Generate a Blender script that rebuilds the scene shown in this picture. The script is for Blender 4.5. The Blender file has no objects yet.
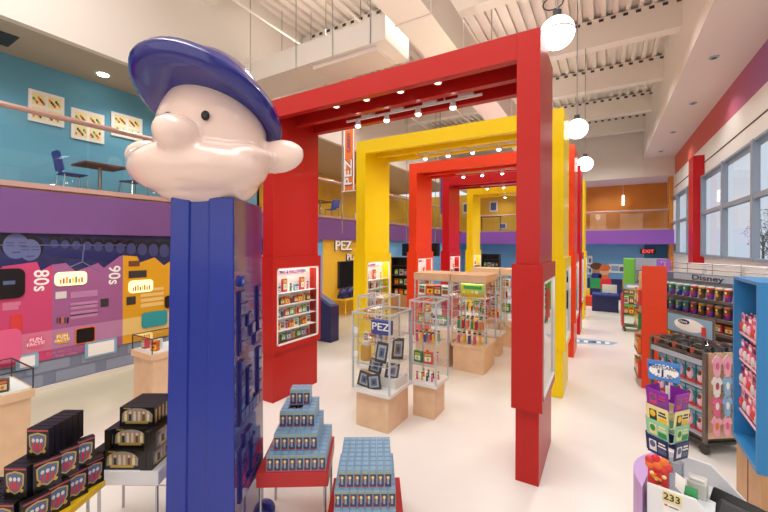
import bpy, math, random
from mathutils import Vector, Matrix
random.seed(7)
PI = math.pi
SC = bpy.context.scene
COL = SC.collection

# ------------------------------------------------------------------ camera
H = 2.6
FPX, YAW, PITCH, ROLL, SY = 370.9, .5358, .0004, .0045, -11.37
F_ = Vector((-math.sin(YAW)*math.cos(PITCH), math.cos(YAW)*math.cos(PITCH), math.sin(PITCH)))
r0 = Vector((math.cos(YAW), math.sin(YAW), 0)); u0 = r0.cross(F_)
R_ = math.cos(ROLL)*r0 + math.sin(ROLL)*u0
U_ = -math.sin(ROLL)*r0 + math.cos(ROLL)*u0
EYE = Vector((0, 0, H))
cam = bpy.data.objects.new('camera', bpy.data.cameras.new('camera'))
COL.objects.link(cam)
cm = Matrix((R_, U_, -F_)).transposed().to_4x4(); cm.translation = EYE
cam.matrix_world = cm
cam.data.sensor_width = 36; cam.data.lens = 36*FPX/768
cam.data.shift_y = SY/768
cam.data.clip_start = .05; cam.data.clip_end = 300
SC.camera = cam

def ray(x, y): return F_ + R_*((x-384)/FPX) - U_*((y-256-SY)/FPX)
def pz(x, y, z=0): d = ray(x, y); return EYE + d*((z-H)/d.z)
def pX(x, y, v): d = ray(x, y); return EYE + d*(v/d.x)
def pY(x, y, v): d = ray(x, y); return EYE + d*(v/d.y)
def pP(x, y, P0, n): d = ray(x, y); return EYE + d*((Vector(P0)-EYE).dot(n)/d.dot(n))
def cw(u, v, z=0): return Vector((math.cos(YAW)*u-math.sin(YAW)*v, math.sin(YAW)*u+math.cos(YAW)*v, z))

# ------------------------------------------------------------------ materials
MATS = {}
def mat(name, c, rough=.5, metal=0, emit=0, coat=0, noise=0, nscale=8):
    if name in MATS: return MATS[name]
    m = bpy.data.materials.new(name); m.use_nodes = True
    nt = m.node_tree; b = nt.nodes['Principled BSDF']
    b.inputs['Base Color'].default_value = (*c, 1)
    b.inputs['Roughness'].default_value = rough
    b.inputs['Metallic'].default_value = metal
    b.inputs['Coat Weight'].default_value = coat
    b.inputs['Coat Roughness'].default_value = .05
    if emit:
        b.inputs['Emission Color'].default_value = (*c, 1)
        b.inputs['Emission Strength'].default_value = emit
    if noise:
        n = nt.nodes.new('ShaderNodeTexNoise'); n.inputs['Scale'].default_value = nscale
        n.inputs['Detail'].default_value = 4
        t = nt.nodes.new('ShaderNodeTexCoord'); nt.links.new(t.outputs['Object'], n.inputs['Vector'])
        r = nt.nodes.new('ShaderNodeValToRGB')
        r.color_ramp.elements[0].position = .3; r.color_ramp.elements[1].position = .7
        r.color_ramp.elements[0].color = (*[v*(1-noise) for v in c], 1)
        r.color_ramp.elements[1].color = (*[min(1, v*(1+noise*.5)) for v in c], 1)
        nt.links.new(n.outputs['Fac'], r.inputs['Fac']); nt.links.new(r.outputs['Color'], b.inputs['Base Color'])
    MATS[name] = m
    return m
def s(r, g, b):   # sRGB 0-255 to linear
    f = lambda v: (v/255/12.92) if v <= 10 else ((v/255+.055)/1.055)**2.4
    return (f(r), f(g), f(b))
def glassmat(name, tint=(1, 1, 1), refl=1.0):
    m = bpy.data.materials.new(name); m.use_nodes = True; nt = m.node_tree; nt.nodes.clear()
    o = nt.nodes.new('ShaderNodeOutputMaterial'); mx = nt.nodes.new('ShaderNodeMixShader')
    t = nt.nodes.new('ShaderNodeBsdfTransparent'); t.inputs[0].default_value = (*tint, 1)
    g = nt.nodes.new('ShaderNodeBsdfGlossy'); g.inputs['Roughness'].default_value = .02
    fr = nt.nodes.new('ShaderNodeLayerWeight'); fr.inputs['Blend'].default_value = .5
    pw = nt.nodes.new('ShaderNodeMath'); pw.operation = 'POWER'; pw.inputs[1].default_value = 3.5
    mu = nt.nodes.new('ShaderNodeMath'); mu.operation = 'MULTIPLY_ADD'; mu.inputs[1].default_value = .7*refl; mu.inputs[2].default_value = .05*refl
    nt.links.new(fr.outputs['Facing'], pw.inputs[0]); nt.links.new(pw.outputs[0], mu.inputs[0]); nt.links.new(mu.outputs[0], mx.inputs[0])
    nt.links.new(t.outputs[0], mx.inputs[1]); nt.links.new(g.outputs[0], mx.inputs[2])
    nt.links.new(mx.outputs[0], o.inputs[0]); MATS[name] = m; return m

def stripes(name, c1, c2, scale, axis=0, rough=.5):
    m = mat(name, c1, rough); nt = m.node_tree; b = nt.nodes['Principled BSDF']
    t = nt.nodes.new('ShaderNodeTexCoord'); w = nt.nodes.new('ShaderNodeTexWave')
    w.bands_direction = 'XYZ'[axis]; w.inputs['Scale'].default_value = scale
    nt.links.new(t.outputs['Object'], w.inputs['Vector'])
    mx = nt.nodes.new('ShaderNodeMix'); mx.data_type = 'RGBA'
    mx.inputs['A'].default_value = (*c1, 1); mx.inputs['B'].default_value = (*c2, 1)
    nt.links.new(w.outputs['Fac'], mx.inputs['Factor']); nt.links.new(mx.outputs['Result'], b.inputs['Base Color'])
    return m

mat('red', s(182, 30, 26), .36, coat=.1); mat('yellow', s(255, 218, 0), .36, coat=.1)
mat('vermilion', s(236, 64, 22), .36, coat=.1); mat('crimson', s(196, 16, 26), .36, coat=.1)
mat('white', s(236, 233, 228), .5); mat('offwhite', s(230, 222, 212), .7); mat('ceil', s(226, 216, 206), .75, noise=.04, nscale=1.5)
mat('ceilpink', s(228, 214, 206), .75); mat('mezz_ceiling', s(180, 172, 152), .8)
mat('blue_wall', s(96, 162, 188), .6, noise=.05, nscale=.8); mat('far_blue', s(110, 168, 214), .6); mat('deep_blue', s(44, 104, 140), .6)
mat('purple', s(114, 74, 132), .45); mat('purple_bright', s(150, 90, 190), .5)
mat('copper', s(200, 166, 154), .35, .5); mat('steel', s(170, 168, 166), .3, .9); mat('aluminium', s(196, 202, 208), .4, .3)
mat('winframe', s(150, 162, 178), .4, .2); mat('windowbeige', s(158, 150, 136), .4); mat('dull_lime', s(168, 176, 96), .5); mat('orange_wall', s(222, 138, 42), .5, noise=.05, nscale=.5); mat('yellow_wall', s(232, 184, 50), .55); mat('orange_light', s(240, 176, 110), .5)
mat('navy_gloss', s(16, 46, 150), .28, coat=.12); mat('navy_reflect', s(58, 48, 124), .14, coat=1); mat('navy_letter', s(16, 22, 96), .35)  # the side tone holds the mauve reflections of the navy stem
MATS['navy_reflect'].node_tree.nodes['Principled BSDF'].inputs['Coat IOR'].default_value = 1.5; mat('navy_cap', s(24, 30, 124), .15, coat=.5); mat('navy', s(28, 34, 92), .4)
mat('skin', s(240, 212, 198), .2, coat=.6); mat('black', s(14, 14, 16), .3); mat('darkgrey', s(52, 50, 52), .45)
mat('wood', s(232, 196, 158), .5, noise=.08, nscale=6); mat('wood_dark', s(196, 150, 104), .5, noise=.15, nscale=5)
mat('boxblack', s(24, 20, 24), .28); mat('gold', s(198, 168, 88), .35, .3); mat('paleglow', s(214, 212, 206), .4)
mat('pinkfig', s(186, 70, 84), .5); mat('fig_green', s(60, 110, 80), .5); mat('fig_brown', s(120, 84, 60), .5)
mat('skyblue', s(140, 176, 204), .4); mat('sky_dark', s(98, 132, 166), .4); mat('box_dark', s(70, 62, 92), .4)
mat('lime', s(190, 210, 70), .5); mat('red_paint', s(190, 34, 36), .35); mat('tablewhite', s(236, 236, 240), .35)
mat('yellow_table', s(236, 190, 30), .35); mat('chrome', s(190, 190, 192), .2, .9)
mat('pink', s(200, 66, 112), .5); mat('mauve', s(158, 92, 142), .5); mat('amber', s(222, 160, 20), .5)
mat('palepink', s(210, 120, 150), .5); mat('palemauve', s(184, 128, 168), .5); mat('paleamber', s(232, 196, 120), .5)
mat('greyband', s(120, 128, 152), .6); mat('greybrick', s(142, 150, 172), .6)
mat('nightblue', s(40, 42, 92), .5, noise=.45, nscale=3.5); mat('photoblue', s(96, 104, 150), .5)
mat('lightbox', s(255, 236, 170), .5, emit=1.0); mat('crowd_blue', s(60, 66, 116), .5); mat('lamp', s(255, 250, 240), .4, emit=14); mat('globe', s(255, 255, 250), .3, emit=5)
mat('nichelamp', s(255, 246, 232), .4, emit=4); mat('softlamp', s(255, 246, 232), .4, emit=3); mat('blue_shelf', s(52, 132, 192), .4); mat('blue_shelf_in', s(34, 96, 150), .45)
mat('hotpink', s(226, 96, 140), .4); mat('palerose', s(240, 190, 205), .5); mat('red_pack', s(214, 60, 60), .4)
mat('orange_panel', s(232, 66, 24), .45); mat('green_panel', s(120, 200, 70), .5); mat('teal', s(40, 150, 160), .4)
mat('green', s(40, 150, 80), .5); mat('brightred', s(214, 40, 50), .5); mat('royal', s(36, 60, 150), .5)
mat('banner_blue', s(70, 130, 205), .4); mat('signblue', s(20, 50, 120), .4); mat('paper', s(245, 243, 238), .6)
mat('lilac', s(196, 160, 216), .35); mat('counterwhite', s(232, 234, 236), .4); mat('rackmetal', s(120, 108, 100), .4, .5)
mat('garment_pink', s(240, 170, 186), .8); mat('garment_blue', s(140, 180, 214), .8); mat('garment_white', s(240, 230, 226), .8)
mat('jar_amber', s(206, 150, 50), .2); mat('violet', s(140, 40, 160), .4); mat('mintgreen', s(150, 206, 170), .5)
mat('cream', s(238, 224, 160), .5); mat('bluegrey', s(88, 104, 140), .4); mat('exit', s(240, 60, 60), .4, emit=1.5)
mat('orange', s(236, 120, 50), .5); mat('brown', s(110, 66, 40), .6); mat('skin_flat', s(240, 190, 160), .6)
mat('leaf', s(70, 84, 50), .8); mat('bark', s(90, 76, 64), .9); mat('asphalt', s(120, 120, 122), .9)
mat('headersilver', s(170, 180, 196), .4); mat('slot', s(70, 62, 58), .9)
glassmat('glass', (.97, .985, .98), .9); glassmat('window_glass', (.88, .92, .95), .8); glassmat('rail_glass', (.90, .95, .95), 1.0)
glassmat('clear_plastic', (.86, .88, .90), 1.2); glassmat('mirror_glass', (.9, .9, .9), 3.5)

for n_ in ('red', 'yellow', 'vermilion', 'crimson'): MATS[n_].node_tree.nodes['Principled BSDF'].inputs['Specular IOR Level'].default_value = .25
# floor: cream polished floor, going to greyer beige along the left wall
mf = mat('floor_mat', s(240, 228, 212), .17); nt = mf.node_tree; b = nt.nodes['Principled BSDF']
t = nt.nodes.new('ShaderNodeTexCoord'); sp = nt.nodes.new('ShaderNodeSeparateXYZ'); nt.links.new(t.outputs['Object'], sp.inputs[0])
mr = nt.nodes.new('ShaderNodeMapRange'); mr.inputs['From Min'].default_value = -7.0; mr.inputs['From Max'].default_value = -5.2
nt.links.new(sp.outputs['X'], mr.inputs['Value'])
mx = nt.nodes.new('ShaderNodeMix'); mx.data_type = 'RGBA'
mx.inputs['A'].default_value = (*s(205, 200, 174), 1); mx.inputs['B'].default_value = (*s(240, 236, 230), 1)
nt.links.new(mr.outputs['Result'], mx.inputs['Factor'])
ns = nt.nodes.new('ShaderNodeTexNoise'); ns.inputs['Scale'].default_value = .9; nt.links.new(t.outputs['Object'], ns.inputs['Vector'])
m2 = nt.nodes.new('ShaderNodeMix'); m2.data_type = 'RGBA'; m2.blend_type = 'MULTIPLY'
r2 = nt.nodes.new('ShaderNodeMapRange'); r2.inputs['To Min'].default_value = 0; r2.inputs['To Max'].default_value = .35
nt.links.new(ns.outputs['Fac'], r2.inputs['Value']); nt.links.new(r2.outputs['Result'], m2.inputs['Factor'])
m2.inputs['B'].default_value = (.86, .84, .82, 1)
nt.links.new(mx.outputs['Result'], m2.inputs['A']); nt.links.new(m2.outputs['Result'], b.inputs['Base Color'])
b.inputs['Roughness'].default_value = .24
# stripe over the windows: purple near, running to red and orange
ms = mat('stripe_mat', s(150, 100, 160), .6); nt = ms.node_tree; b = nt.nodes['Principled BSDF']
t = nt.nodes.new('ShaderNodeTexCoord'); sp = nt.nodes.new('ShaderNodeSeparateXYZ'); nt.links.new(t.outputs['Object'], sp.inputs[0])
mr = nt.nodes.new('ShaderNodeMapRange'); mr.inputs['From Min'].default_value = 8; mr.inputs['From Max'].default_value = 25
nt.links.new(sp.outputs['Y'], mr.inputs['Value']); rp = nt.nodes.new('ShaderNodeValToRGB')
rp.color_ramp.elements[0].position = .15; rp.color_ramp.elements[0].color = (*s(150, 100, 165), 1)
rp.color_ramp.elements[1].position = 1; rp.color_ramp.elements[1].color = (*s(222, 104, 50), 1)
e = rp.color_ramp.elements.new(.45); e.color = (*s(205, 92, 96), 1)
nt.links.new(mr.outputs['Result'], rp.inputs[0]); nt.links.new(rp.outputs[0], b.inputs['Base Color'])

# ------------------------------------------------------------------ mesh helpers
def wmat(o):
    M = Matrix.LocRotScale(o.location, o.rotation_euler, o.scale)
    return wmat(o.parent) @ M if o.parent else M
FONTC = {}
def text_mesh(txt, extr):
    k = (txt, extr)
    if k in FONTC: return FONTC[k]
    c = bpy.data.curves.new('t', 'FONT'); c.body = txt; c.size = 1; c.extrude = extr
    c.offset = .012; c.align_x = 'CENTER'; c.align_y = 'CENTER'; c.resolution_u = 3
    o = bpy.data.objects.new('t', c); COL.objects.link(o)
    bpy.context.view_layer.update()
    me = bpy.data.meshes.new_from_object(o)
    V = [v.co.copy() for v in me.vertices]; P = [tuple(p.vertices) for p in me.polygons]
    bpy.data.objects.remove(o); bpy.data.curves.remove(c); bpy.data.meshes.remove(me)
    FONTC[k] = (V, P); return V, P

class MB:
    def __init__(self, M=None): self.v = []; self.f = []; self.m = []; self.names = []; self.M = M or Matrix()
    def mi(self, m):
        if m not in self.names: self.names.append(m)
        return self.names.index(m)
    def add(self, V, Fs, m):
        n = len(self.v); self.v += [self.M @ Vector(p) for p in V]
        k = self.mi(m)
        for f in Fs: self.f.append([n+i for i in f]); self.m.append(k)
        return self
    def box(self, x0, y0, z0, x1, y1, z1, m):
        x0, x1 = sorted((x0, x1)); y0, y1 = sorted((y0, y1)); z0, z1 = sorted((z0, z1))
        if 'glass' in m:     # panes are single sheets
            d = (x1-x0, y1-y0, z1-z0); k = d.index(min(d))
            if k == 0: xm = (x0+x1)/2; return self.quad((xm,y0,z0), (xm,y1,z0), (xm,y1,z1), (xm,y0,z1), m)
            if k == 1: ym = (y0+y1)/2; return self.quad((x0,ym,z0), (x1,ym,z0), (x1,ym,z1), (x0,ym,z1), m)
            zm = (z0+z1)/2; return self.quad((x0,y0,zm), (x1,y0,zm), (x1,y1,zm), (x0,y1,zm), m)
        V = [(x0,y0,z0),(x1,y0,z0),(x1,y1,z0),(x0,y1,z0),(x0,y0,z1),(x1,y0,z1),(x1,y1,z1),(x0,y1,z1)]
        return self.add(V, [(0,3,2,1),(4,5,6,7),(0,1,5,4),(1,2,6,5),(2,3,7,6),(3,0,4,7)], m)
    def frus(self, a0, a1, z0, b0, b1, z1, m):   # tapered box: rect a at z0, rect b at z1
        V = [(a0[0],a0[1],z0),(a1[0],a0[1],z0),(a1[0],a1[1],z0),(a0[0],a1[1],z0),(b0[0],b0[1],z1),(b1[0],b0[1],z1),(b1[0],b1[1],z1),(b0[0],b1[1],z1)]
        return self.add(V, [(0,3,2,1),(4,5,6,7),(0,1,5,4),(1,2,6,5),(2,3,7,6),(3,0,4,7)], m)
    def quad(self, a, b, c, d, m): return self.add([a,b,c,d], [(0,1,2,3)], m)
    def prism(self, P, d, m):     # polygon P (3D points, planar) extruded by vector d
        n = len(P); d = Vector(d); V = [Vector(p) for p in P] + [Vector(p)+d for p in P]
        return self.add(V, [tuple(range(n))[::-1], tuple(range(n, 2*n))] + [(i,(i+1)%n,n+(i+1)%n,n+i) for i in range(n)], m)
    def cyl(self, p0, p1, r, m, n=12, r1=None):
        p0 = Vector(p0); p1 = Vector(p1); r1 = r if r1 is None else r1
        a = (p1-p0).normalized(); q = Vector((0,0,1)) if abs(a.z) < .9 else Vector((1,0,0))
        x = a.cross(q).normalized(); y = a.cross(x)
        V = [p0+(x*math.cos(2*PI*i/n)+y*math.sin(2*PI*i/n))*r for i in range(n)] + [p1+(x*math.cos(2*PI*i/n)+y*math.sin(2*PI*i/n))*r1 for i in range(n)]
        return self.add(V, [tuple(range(n)), tuple(range(n,2*n))[::-1]] + [(i,n+i,n+(i+1)%n,(i+1)%n) for i in range(n)], m)
    def path(self, P, r, m, n=8):
        for a, b in zip(P, P[1:]): self.cyl(a, b, r, m, n)
        return self
    def lathe(self, prof, c, m, n=20, ms=None):
        c = Vector(c); V = []; 
        for (r, z) in prof: V += [c+Vector((r*math.cos(2*PI*i/n), r*math.sin(2*PI*i/n), z)) for i in range(n)]
        for k in range(len(prof)-1):
            base = len(self.v)
            self.add(V[k*n:(k+2)*n], [(i,(i+1)%n,n+(i+1)%n,n+i) for i in range(n)], ms[k] if ms else m)
        self.add(V[:n], [tuple(range(n))[::-1]], ms[0] if ms else m); self.add(V[-n:], [tuple(range(n))], ms[-1] if ms else m)
        return self
    def ell(self, c, r, m, n=20, k=12, rot=None):
        c = Vector(c); V = []
        for j in range(k+1):
            t = PI*j/k
            for i in range(n):
                p = Vector((r[0]*math.sin(t)*math.cos(2*PI*i/n), r[1]*math.sin(t)*math.sin(2*PI*i/n), r[2]*math.cos(t)))
                if rot: p = rot @ p
                V.append(c+p)
        Fs = [(j*n+i, (j+1)*n+i, (j+1)*n+(i+1)%n, j*n+(i+1)%n) for j in range(k) for i in range(n)]
        return self.add(V, Fs, m)
    def text(self, txt, o, right, up, size, m, extr=.02, sx=1):
        V, P = text_mesh(txt, extr); right = Vector(right).normalized(); up = Vector(up).normalized(); nn = right.cross(up)
        o = Vector(o)
        return self.add([o+right*(v.x*size*sx)+up*(v.y*size)+nn*(v.z*size) for v in V], P, m)
    def build(self, name, parent=None, smooth=False, bevel=0, local=False, label=None):
        me = bpy.data.meshes.new(name)
        V = self.v
        if parent is not None and not local:
            I = wmat(parent).inverted(); V = [I @ p for p in V]
        me.from_pydata([tuple(p) for p in V], [], self.f); 
        for nme in self.names: me.materials.append(MATS[nme])
        for p, k in zip(me.polygons, self.m): p.material_index = k; p.use_smooth = smooth
        import bmesh
        bm = bmesh.new(); bm.from_mesh(me); bmesh.ops.remove_doubles(bm, verts=bm.verts, dist=1e-5)
        bmesh.ops.recalc_face_normals(bm, faces=bm.faces); bm.to_mesh(me); bm.free()
        o = bpy.data.objects.new(name, me); COL.objects.link(o)
        if parent is not None: o.parent = parent
        if smooth and me.polygons:
            me.set_sharp_from_angle(angle=math.radians(40))
        if bevel:
            b = o.modifiers.new('bevel', 'BEVEL'); b.width = bevel; b.segments = 2; b.limit_method = 'ANGLE'
        if label: o['label'] = label
        return o
def tag(o, label, cat, group=None, kind=None):
    if label: o['label'] = label
    if cat: o['category'] = cat
    if group: o['group'] = group
    if kind: o['kind'] = kind
    return o
def thing(name, label, cat, loc=(0,0,0), rz=0, group=None):
    o = bpy.data.objects.new(name, None); COL.objects.link(o); o.empty_display_size = .1
    o.location = loc; o.rotation_euler = (0, 0, rz)
    return tag(o, label, cat, group)
def struct(o, label=None):
    o['kind'] = 'structure'
    if label: o['label'] = label
    return o
def dup(root, loc, rz=None, label=None, group=None, rot=None, scale=None):
    r = root.copy(); COL.objects.link(r); r.location = loc
    if rz is not None: r.rotation_euler = (0, 0, rz)
    if rot is not None: r.rotation_euler = rot
    if scale: r.scale = scale
    if label: r['label'] = label
    if group: r['group'] = group
    for ch in list(root.children):
        c = ch.copy(); COL.objects.link(c); c.parent = r
        for g in list(ch.children):
            d = g.copy(); COL.objects.link(d); d.parent = c
    return r
class Proto:
    """first placement moves the prototype itself, later ones copy it"""
    def __init__(self, o): self.o = o; self.used = False
    def place(self, loc, rz=0, label=None, group=None, rot=None, scale=None):
        if not self.used:
            self.used = True; o = self.o; o.location = loc
            o.rotation_euler = rot if rot is not None else (0, 0, rz)
            if scale: o.scale = scale
            elif True: o.scale = (1, 1, 1)
            if label: o['label'] = label
            if group: o['group'] = group
            return o
        return dup(self.o, loc, rz, label, group, rot, scale or (1, 1, 1))

# ================================================================== SETTING
struct(MB().box(-13, -2, -.1, 3.3, 26, 0, 'floor_mat').build('floor'), 'glossy cream shop floor')
mezz = MB().box(-13, -2, 2.77, -8.35, 26, 3.5, 'purple').build('trim_1'); struct(mezz, 'purple fascia of the upper floor along the left side')
struct(MB().box(-13, -2, 3.5, -8.42, 26, 3.54, 'wood_dark').build('floor_upper'))
struct(MB().box(-8.65, -2, 0, -8.45, 9.75, 2.77, 'greyband').build('wall_left'))
struct(MB().box(-8.65, 9.75, 0, -8.45, 10.05, 2.77, 'far_blue').build('wall_left_end'))
struct(MB().box(-8.75, 10.05, 0, -8.45, 13.6, 2.77, 'yellow_wall').build('wall_left_yellow'))
struct(MB().box(-8.65, 13.6, 0, -8.45, 25, 2.77, 'far_blue').build('wall_left_blue'))
struct(MB().box(-8.45, -2, 0, -8.42, 9.75, .09, 'offwhite').build('baseboard_left'))
struct(MB().box(-10.2, -2, 3.54, -10, 8.6, 6.28, 'blue_wall').build('wall_upper_left'))
struct(MB().box(-13.2, 8.6, 3.54, -13, 27, 6.28, 'yellow_wall').box(-13, 8.5, 3.54, -10.0, 8.6, 6.28, 'yellow_wall').build('wall_upper_yellow'))
struct(MB().box(-13.2, -2, 6.28, -8.5, 24, 6.4, 'mezz_ceiling').build('ceiling_upper'))
struct(MB().box(-8.5, -2, 6.27, -8.35, 23.9, 9.35, 'offwhite').build('wall_bulkhead_left'))
# far side
struct(MB().box(-8.45, 25, 0, 1.9, 25.2, 2.75, 'far_blue').box(1.9, 25, 0, 3.3, 25.2, 2.75, 'deep_blue').build('wall_far'))
struct(MB().box(-8.35, 24.0, 2.70, 3.1, 26, 3.45, 'purple_bright').build('trim_2'), 'purple fascia across the far end')
struct(MB().box(-13, 26.6, 3.45, -1.9, 26.8, 6.3, 'yellow_wall').box(-1.9, 26.6, 3.45, 3.3, 26.8, 6.3, 'orange_wall').build('wall_upper_far'))
struct(MB().box(-8.35, 24, 6.25, 3.1, 27, 6.35, 'offwhite').build('ceiling_far'))
struct(MB().box(-8.35, 23.9, 6.25, 1.75, 24.05, 9.35, 'offwhite').box(1.75, 23.9, 6.25, 3.35, 24.05, 7.25, 'ceilpink').build('wall_bulkhead_far'))
# window side
W = 3.1
struct(MB().box(W, -2, 0, W+.25, 26.6, 2.24, 'white').box(W-.06, -1, 2.2, W, 26.6, 2.26, 'white').build('wall_right'))
struct(MB().box(W, -2, 5.12, W+.25, 26.6, 6.26, 'white').box(W-.01, -1, 5.60, W, 24, 5.64, 'slot').build('wall_right_upper'))
struct(MB().box(W, -2, 6.26, W+.25, 26.6, 7.2, 'stripe_mat').build('trim_3'), 'band over the windows running from purple to orange')
struct(MB().box(-13.2, -2.2, 0, 3.35, -2, 9.45, 'offwhite').build('wall_back'))
struct(MB().box(-13.2, -2, 0, -13, 8.6, 6.4, 'blue_wall').box(-13.2, 8.6, 0, -13, 26, 3.5, 'far_blue').build('wall_outer_left'))
struct(MB().box(1.75, -2, 7.2, W+.25, 24, 7.3, 'ceilpink').box(1.75, -2, 7.3, 1.9, 24, 9.35, 'offwhite').build('ceiling_soffit'))
struct(MB().box(W-.18, 24.3, 0, W, 24.8, 6.26, 'orange_wall').build('trim_4'), 'orange corner post beside the far windows')
mull = [3.95, 6.6, 9.25, 11.88, 14.5, 17.2, 19.9, 22.55]
edges = [-1]+mull+[24.4]
for k in range(2, len(edges)-1):
    y0, y1 = edges[k], edges[k+1]
    fr = MB(); fr.box(W-.12, y0, 2.24, W+.02, y0+.15, 5.12, 'winframe')
    fr.box(W-.1, y0+.15, 2.24, W+.02, y1, 2.32, 'winframe').box(W-.1, y0+.15, 3.72, W+.02, y1, 3.84, 'winframe').box(W-.1, y0+.15, 5.06, W+.02, y1, 5.12, 'winframe')
    o = struct(fr.build('window_%d' % (k-1)), 'aluminium window bay with transom')
    MB().box(W+.0, y0+.15, 2.32, W+.012, y1, 3.72, 'window_glass').build('pane', o)
    MB().box(W+.0, y0+.15, 3.84, W+.012, y1, 5.06, 'window_glass').build('pane', o)
struct(MB().box(W-.32, 17.38, 0, W, 18.25, 5.9, 'crimson').build('trim_5'), 'red column between the windows')
# ceiling deck with ribs and beams
ck = MB().box(-8.4, -2, 9.35, 1.8, 24, 9.45, 'ceil')
x = -8.2
while x < 1.7:
    ck.box(x, -1, 9.24, x+.12, 24, 9.35, 'ceil'); x += .3
struct(ck.build('ceiling'))
for k, yb in enumerate([5.3, 8.9, 12.5, 16.0, 19.5, 22.6]):
    bm_ = MB().box(-8.35, yb, 8.45, 1.75, yb+.35, 9.24, 'offwhite')
    x = -8.1
    while x < 1.7:
        bm_.box(x+.14, yb-.01, 9.12, x+.26, yb, 9.2, 'slot'); x += .3
    struct(bm_.build('trim_%d' % (k+6)), 'painted roof beam')
# upstairs railing of glass with metal rail
def railing(name, label, pts, z0, z1, seg):
    a, b_ = Vector(pts[0]), Vector(pts[1]); L = (b_-a).length; d = (b_-a)/L
    o = thing(name, label, 'railing', (a.x, a.y, z0))
    MB().cyl(a+Vector((0,0,z1)), b_+Vector((0,0,z1)), .05, 'copper', 10).build('handrail', o)
    nrm = Vector((-d.y, d.x, 0))*.05
    q = MB(); q.prism([a+nrm+Vector((0,0,z0)), a-nrm+Vector((0,0,z0)), a-nrm+Vector((0,0,z0+.09)), a+nrm+Vector((0,0,z0+.09))], b_-a, 'copper'); q.build('shoe_rail', o)
    n = int(L/seg)
    for i in range(n):
        p = a+d*(L*i/n+.02); q_ = a+d*(L*(i+1)/n-.02); t_ = nrm*.1
        MB().quad(p+Vector((0,0,z0+.09)), q_+Vector((0,0,z0+.09)), q_+Vector((0,0,z1-.03)), p+Vector((0,0,z1-.03)), 'rail_glass').build('glass_pane', o)
railing('glass_railing', 'clear glass railing with copper handrail along the upper floor at left', [(-8.42, -2, 0), (-8.42, 23.9, 0)], 3.54, 4.86, 2.45)
railing('glass_railing', 'glass railing in front of the orange and yellow walls at the far end', [(-8.2, 24.15, 0), (2.9, 24.15, 0)], 3.45, 4.5, 2.2)

# ================================================================== ARCHES
XL, XR = -4.76, -.718
YS = [4.826, 7.516, 10.18, 12.76, 15.45]
ACOL = ['red', 'yellow', 'vermilion', 'crimson', 'yellow']
ANAME = ['nearest tall red portal arch standing over the display cases', 'near yellow portal arch behind the nearest red arch', 'orange red portal arch in the middle of the row', 'crimson portal arch, fourth in the row', 'farthest yellow portal arch at the end of the row']
ARCH = []
for i, (yc, c, lab) in enumerate(zip(YS, ACOL, ANAME)):
    a = thing('portal_arch', lab, 'arch', ((XL+XR)/2, yc, 0), group=None); ARCH.append(a)
    for X in (XL, XR):
        MB().box(X-.1215, yc-.55, 2.396, X+.1215, yc+.55, 4.95, c).build('pillar', a, bevel=.004)
        MB().box(X-.1215, yc-.542, 0, X+.1215, yc+.542, .811, c).build('plinth', a, bevel=.004)
        y0, y1, z0, z1 = yc-.587, yc+.587, .811, 2.396
        ny0, ny1, nz0, nz1 = yc-.50, yc+.52, .92, 2.2
        xi = X-.06
        sl = MB().box(X-.16, y0, z0, xi, y1, z1, c).box(xi, y0, z0, X+.16, ny0, z1, c).box(xi, ny1, z0, X+.16, y1, z1, c)
        sl.box(xi, ny0, z0, X+.16, ny1, nz0, c).box(xi, ny0, nz1, X+.16, ny1, z1, c)
        sv = sl.build('display_sleeve', a)
        fw = .025
        MB().box(xi, ny0, nz0, xi+.01, ny1, nz1, 'paper').build('back_panel', sv)
        fm = MB().box(X+.13, ny0, nz0, X+.165, ny0+fw, nz1, 'white').box(X+.13, ny1-fw, nz0, X+.165, ny1, nz1, 'white').box(X+.13, ny0, nz0, X+.165, ny1, nz0+fw, 'white').box(X+.13, ny0, nz1-fw, X+.165, ny1, nz1, 'white')
        fm.build('display_frame', sv)
        for k in range(4): 
            MB().box(xi+.01, ny0+fw, nz0+.22+.21*k, X+.13, ny1-fw, nz0+.228+.21*k, 'paper').build('shelf', sv)
        MB().box(X+.14, ny0+fw, nz0+fw, X+.146, ny1-fw, nz1-fw, 'glass' if X == XL else 'mirror_glass').build('glass_front', sv)
        MB().box(xi+.02, ny0+.04, nz1-.02, X+.12, ny1-.04, nz1-.008, 'nichelamp').build('light_strip', sv)
        if X == XL:
            MB().box(xi+.01, ny0+.06, nz1-.13, xi+.02, ny1-.18, nz1-.05, 'palerose').text('CHRISTMAS & HALLOWEEN' if i == 0 else 'HALLOWEEN', (xi+.022, (ny0+ny1)/2-.06, nz1-.085), (0,1,0), (0,0,1), .088, 'signblue', .02, .80).build('title_strip', sv)
    xa, xb = XL+.1215, XR-.1215
    for (ya, yb) in ((yc-.552, yc-.44), (yc-.06, yc+.05), (yc+.43, yc+.552)):
        MB().box(xa, ya, 4.66, xb, yb, 4.95, c).build('beam_board', a)
    MB().box(xa, yc-.44, 4.86, xb, yc+.43, 4.95, c).build('top_panel', a)
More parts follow.
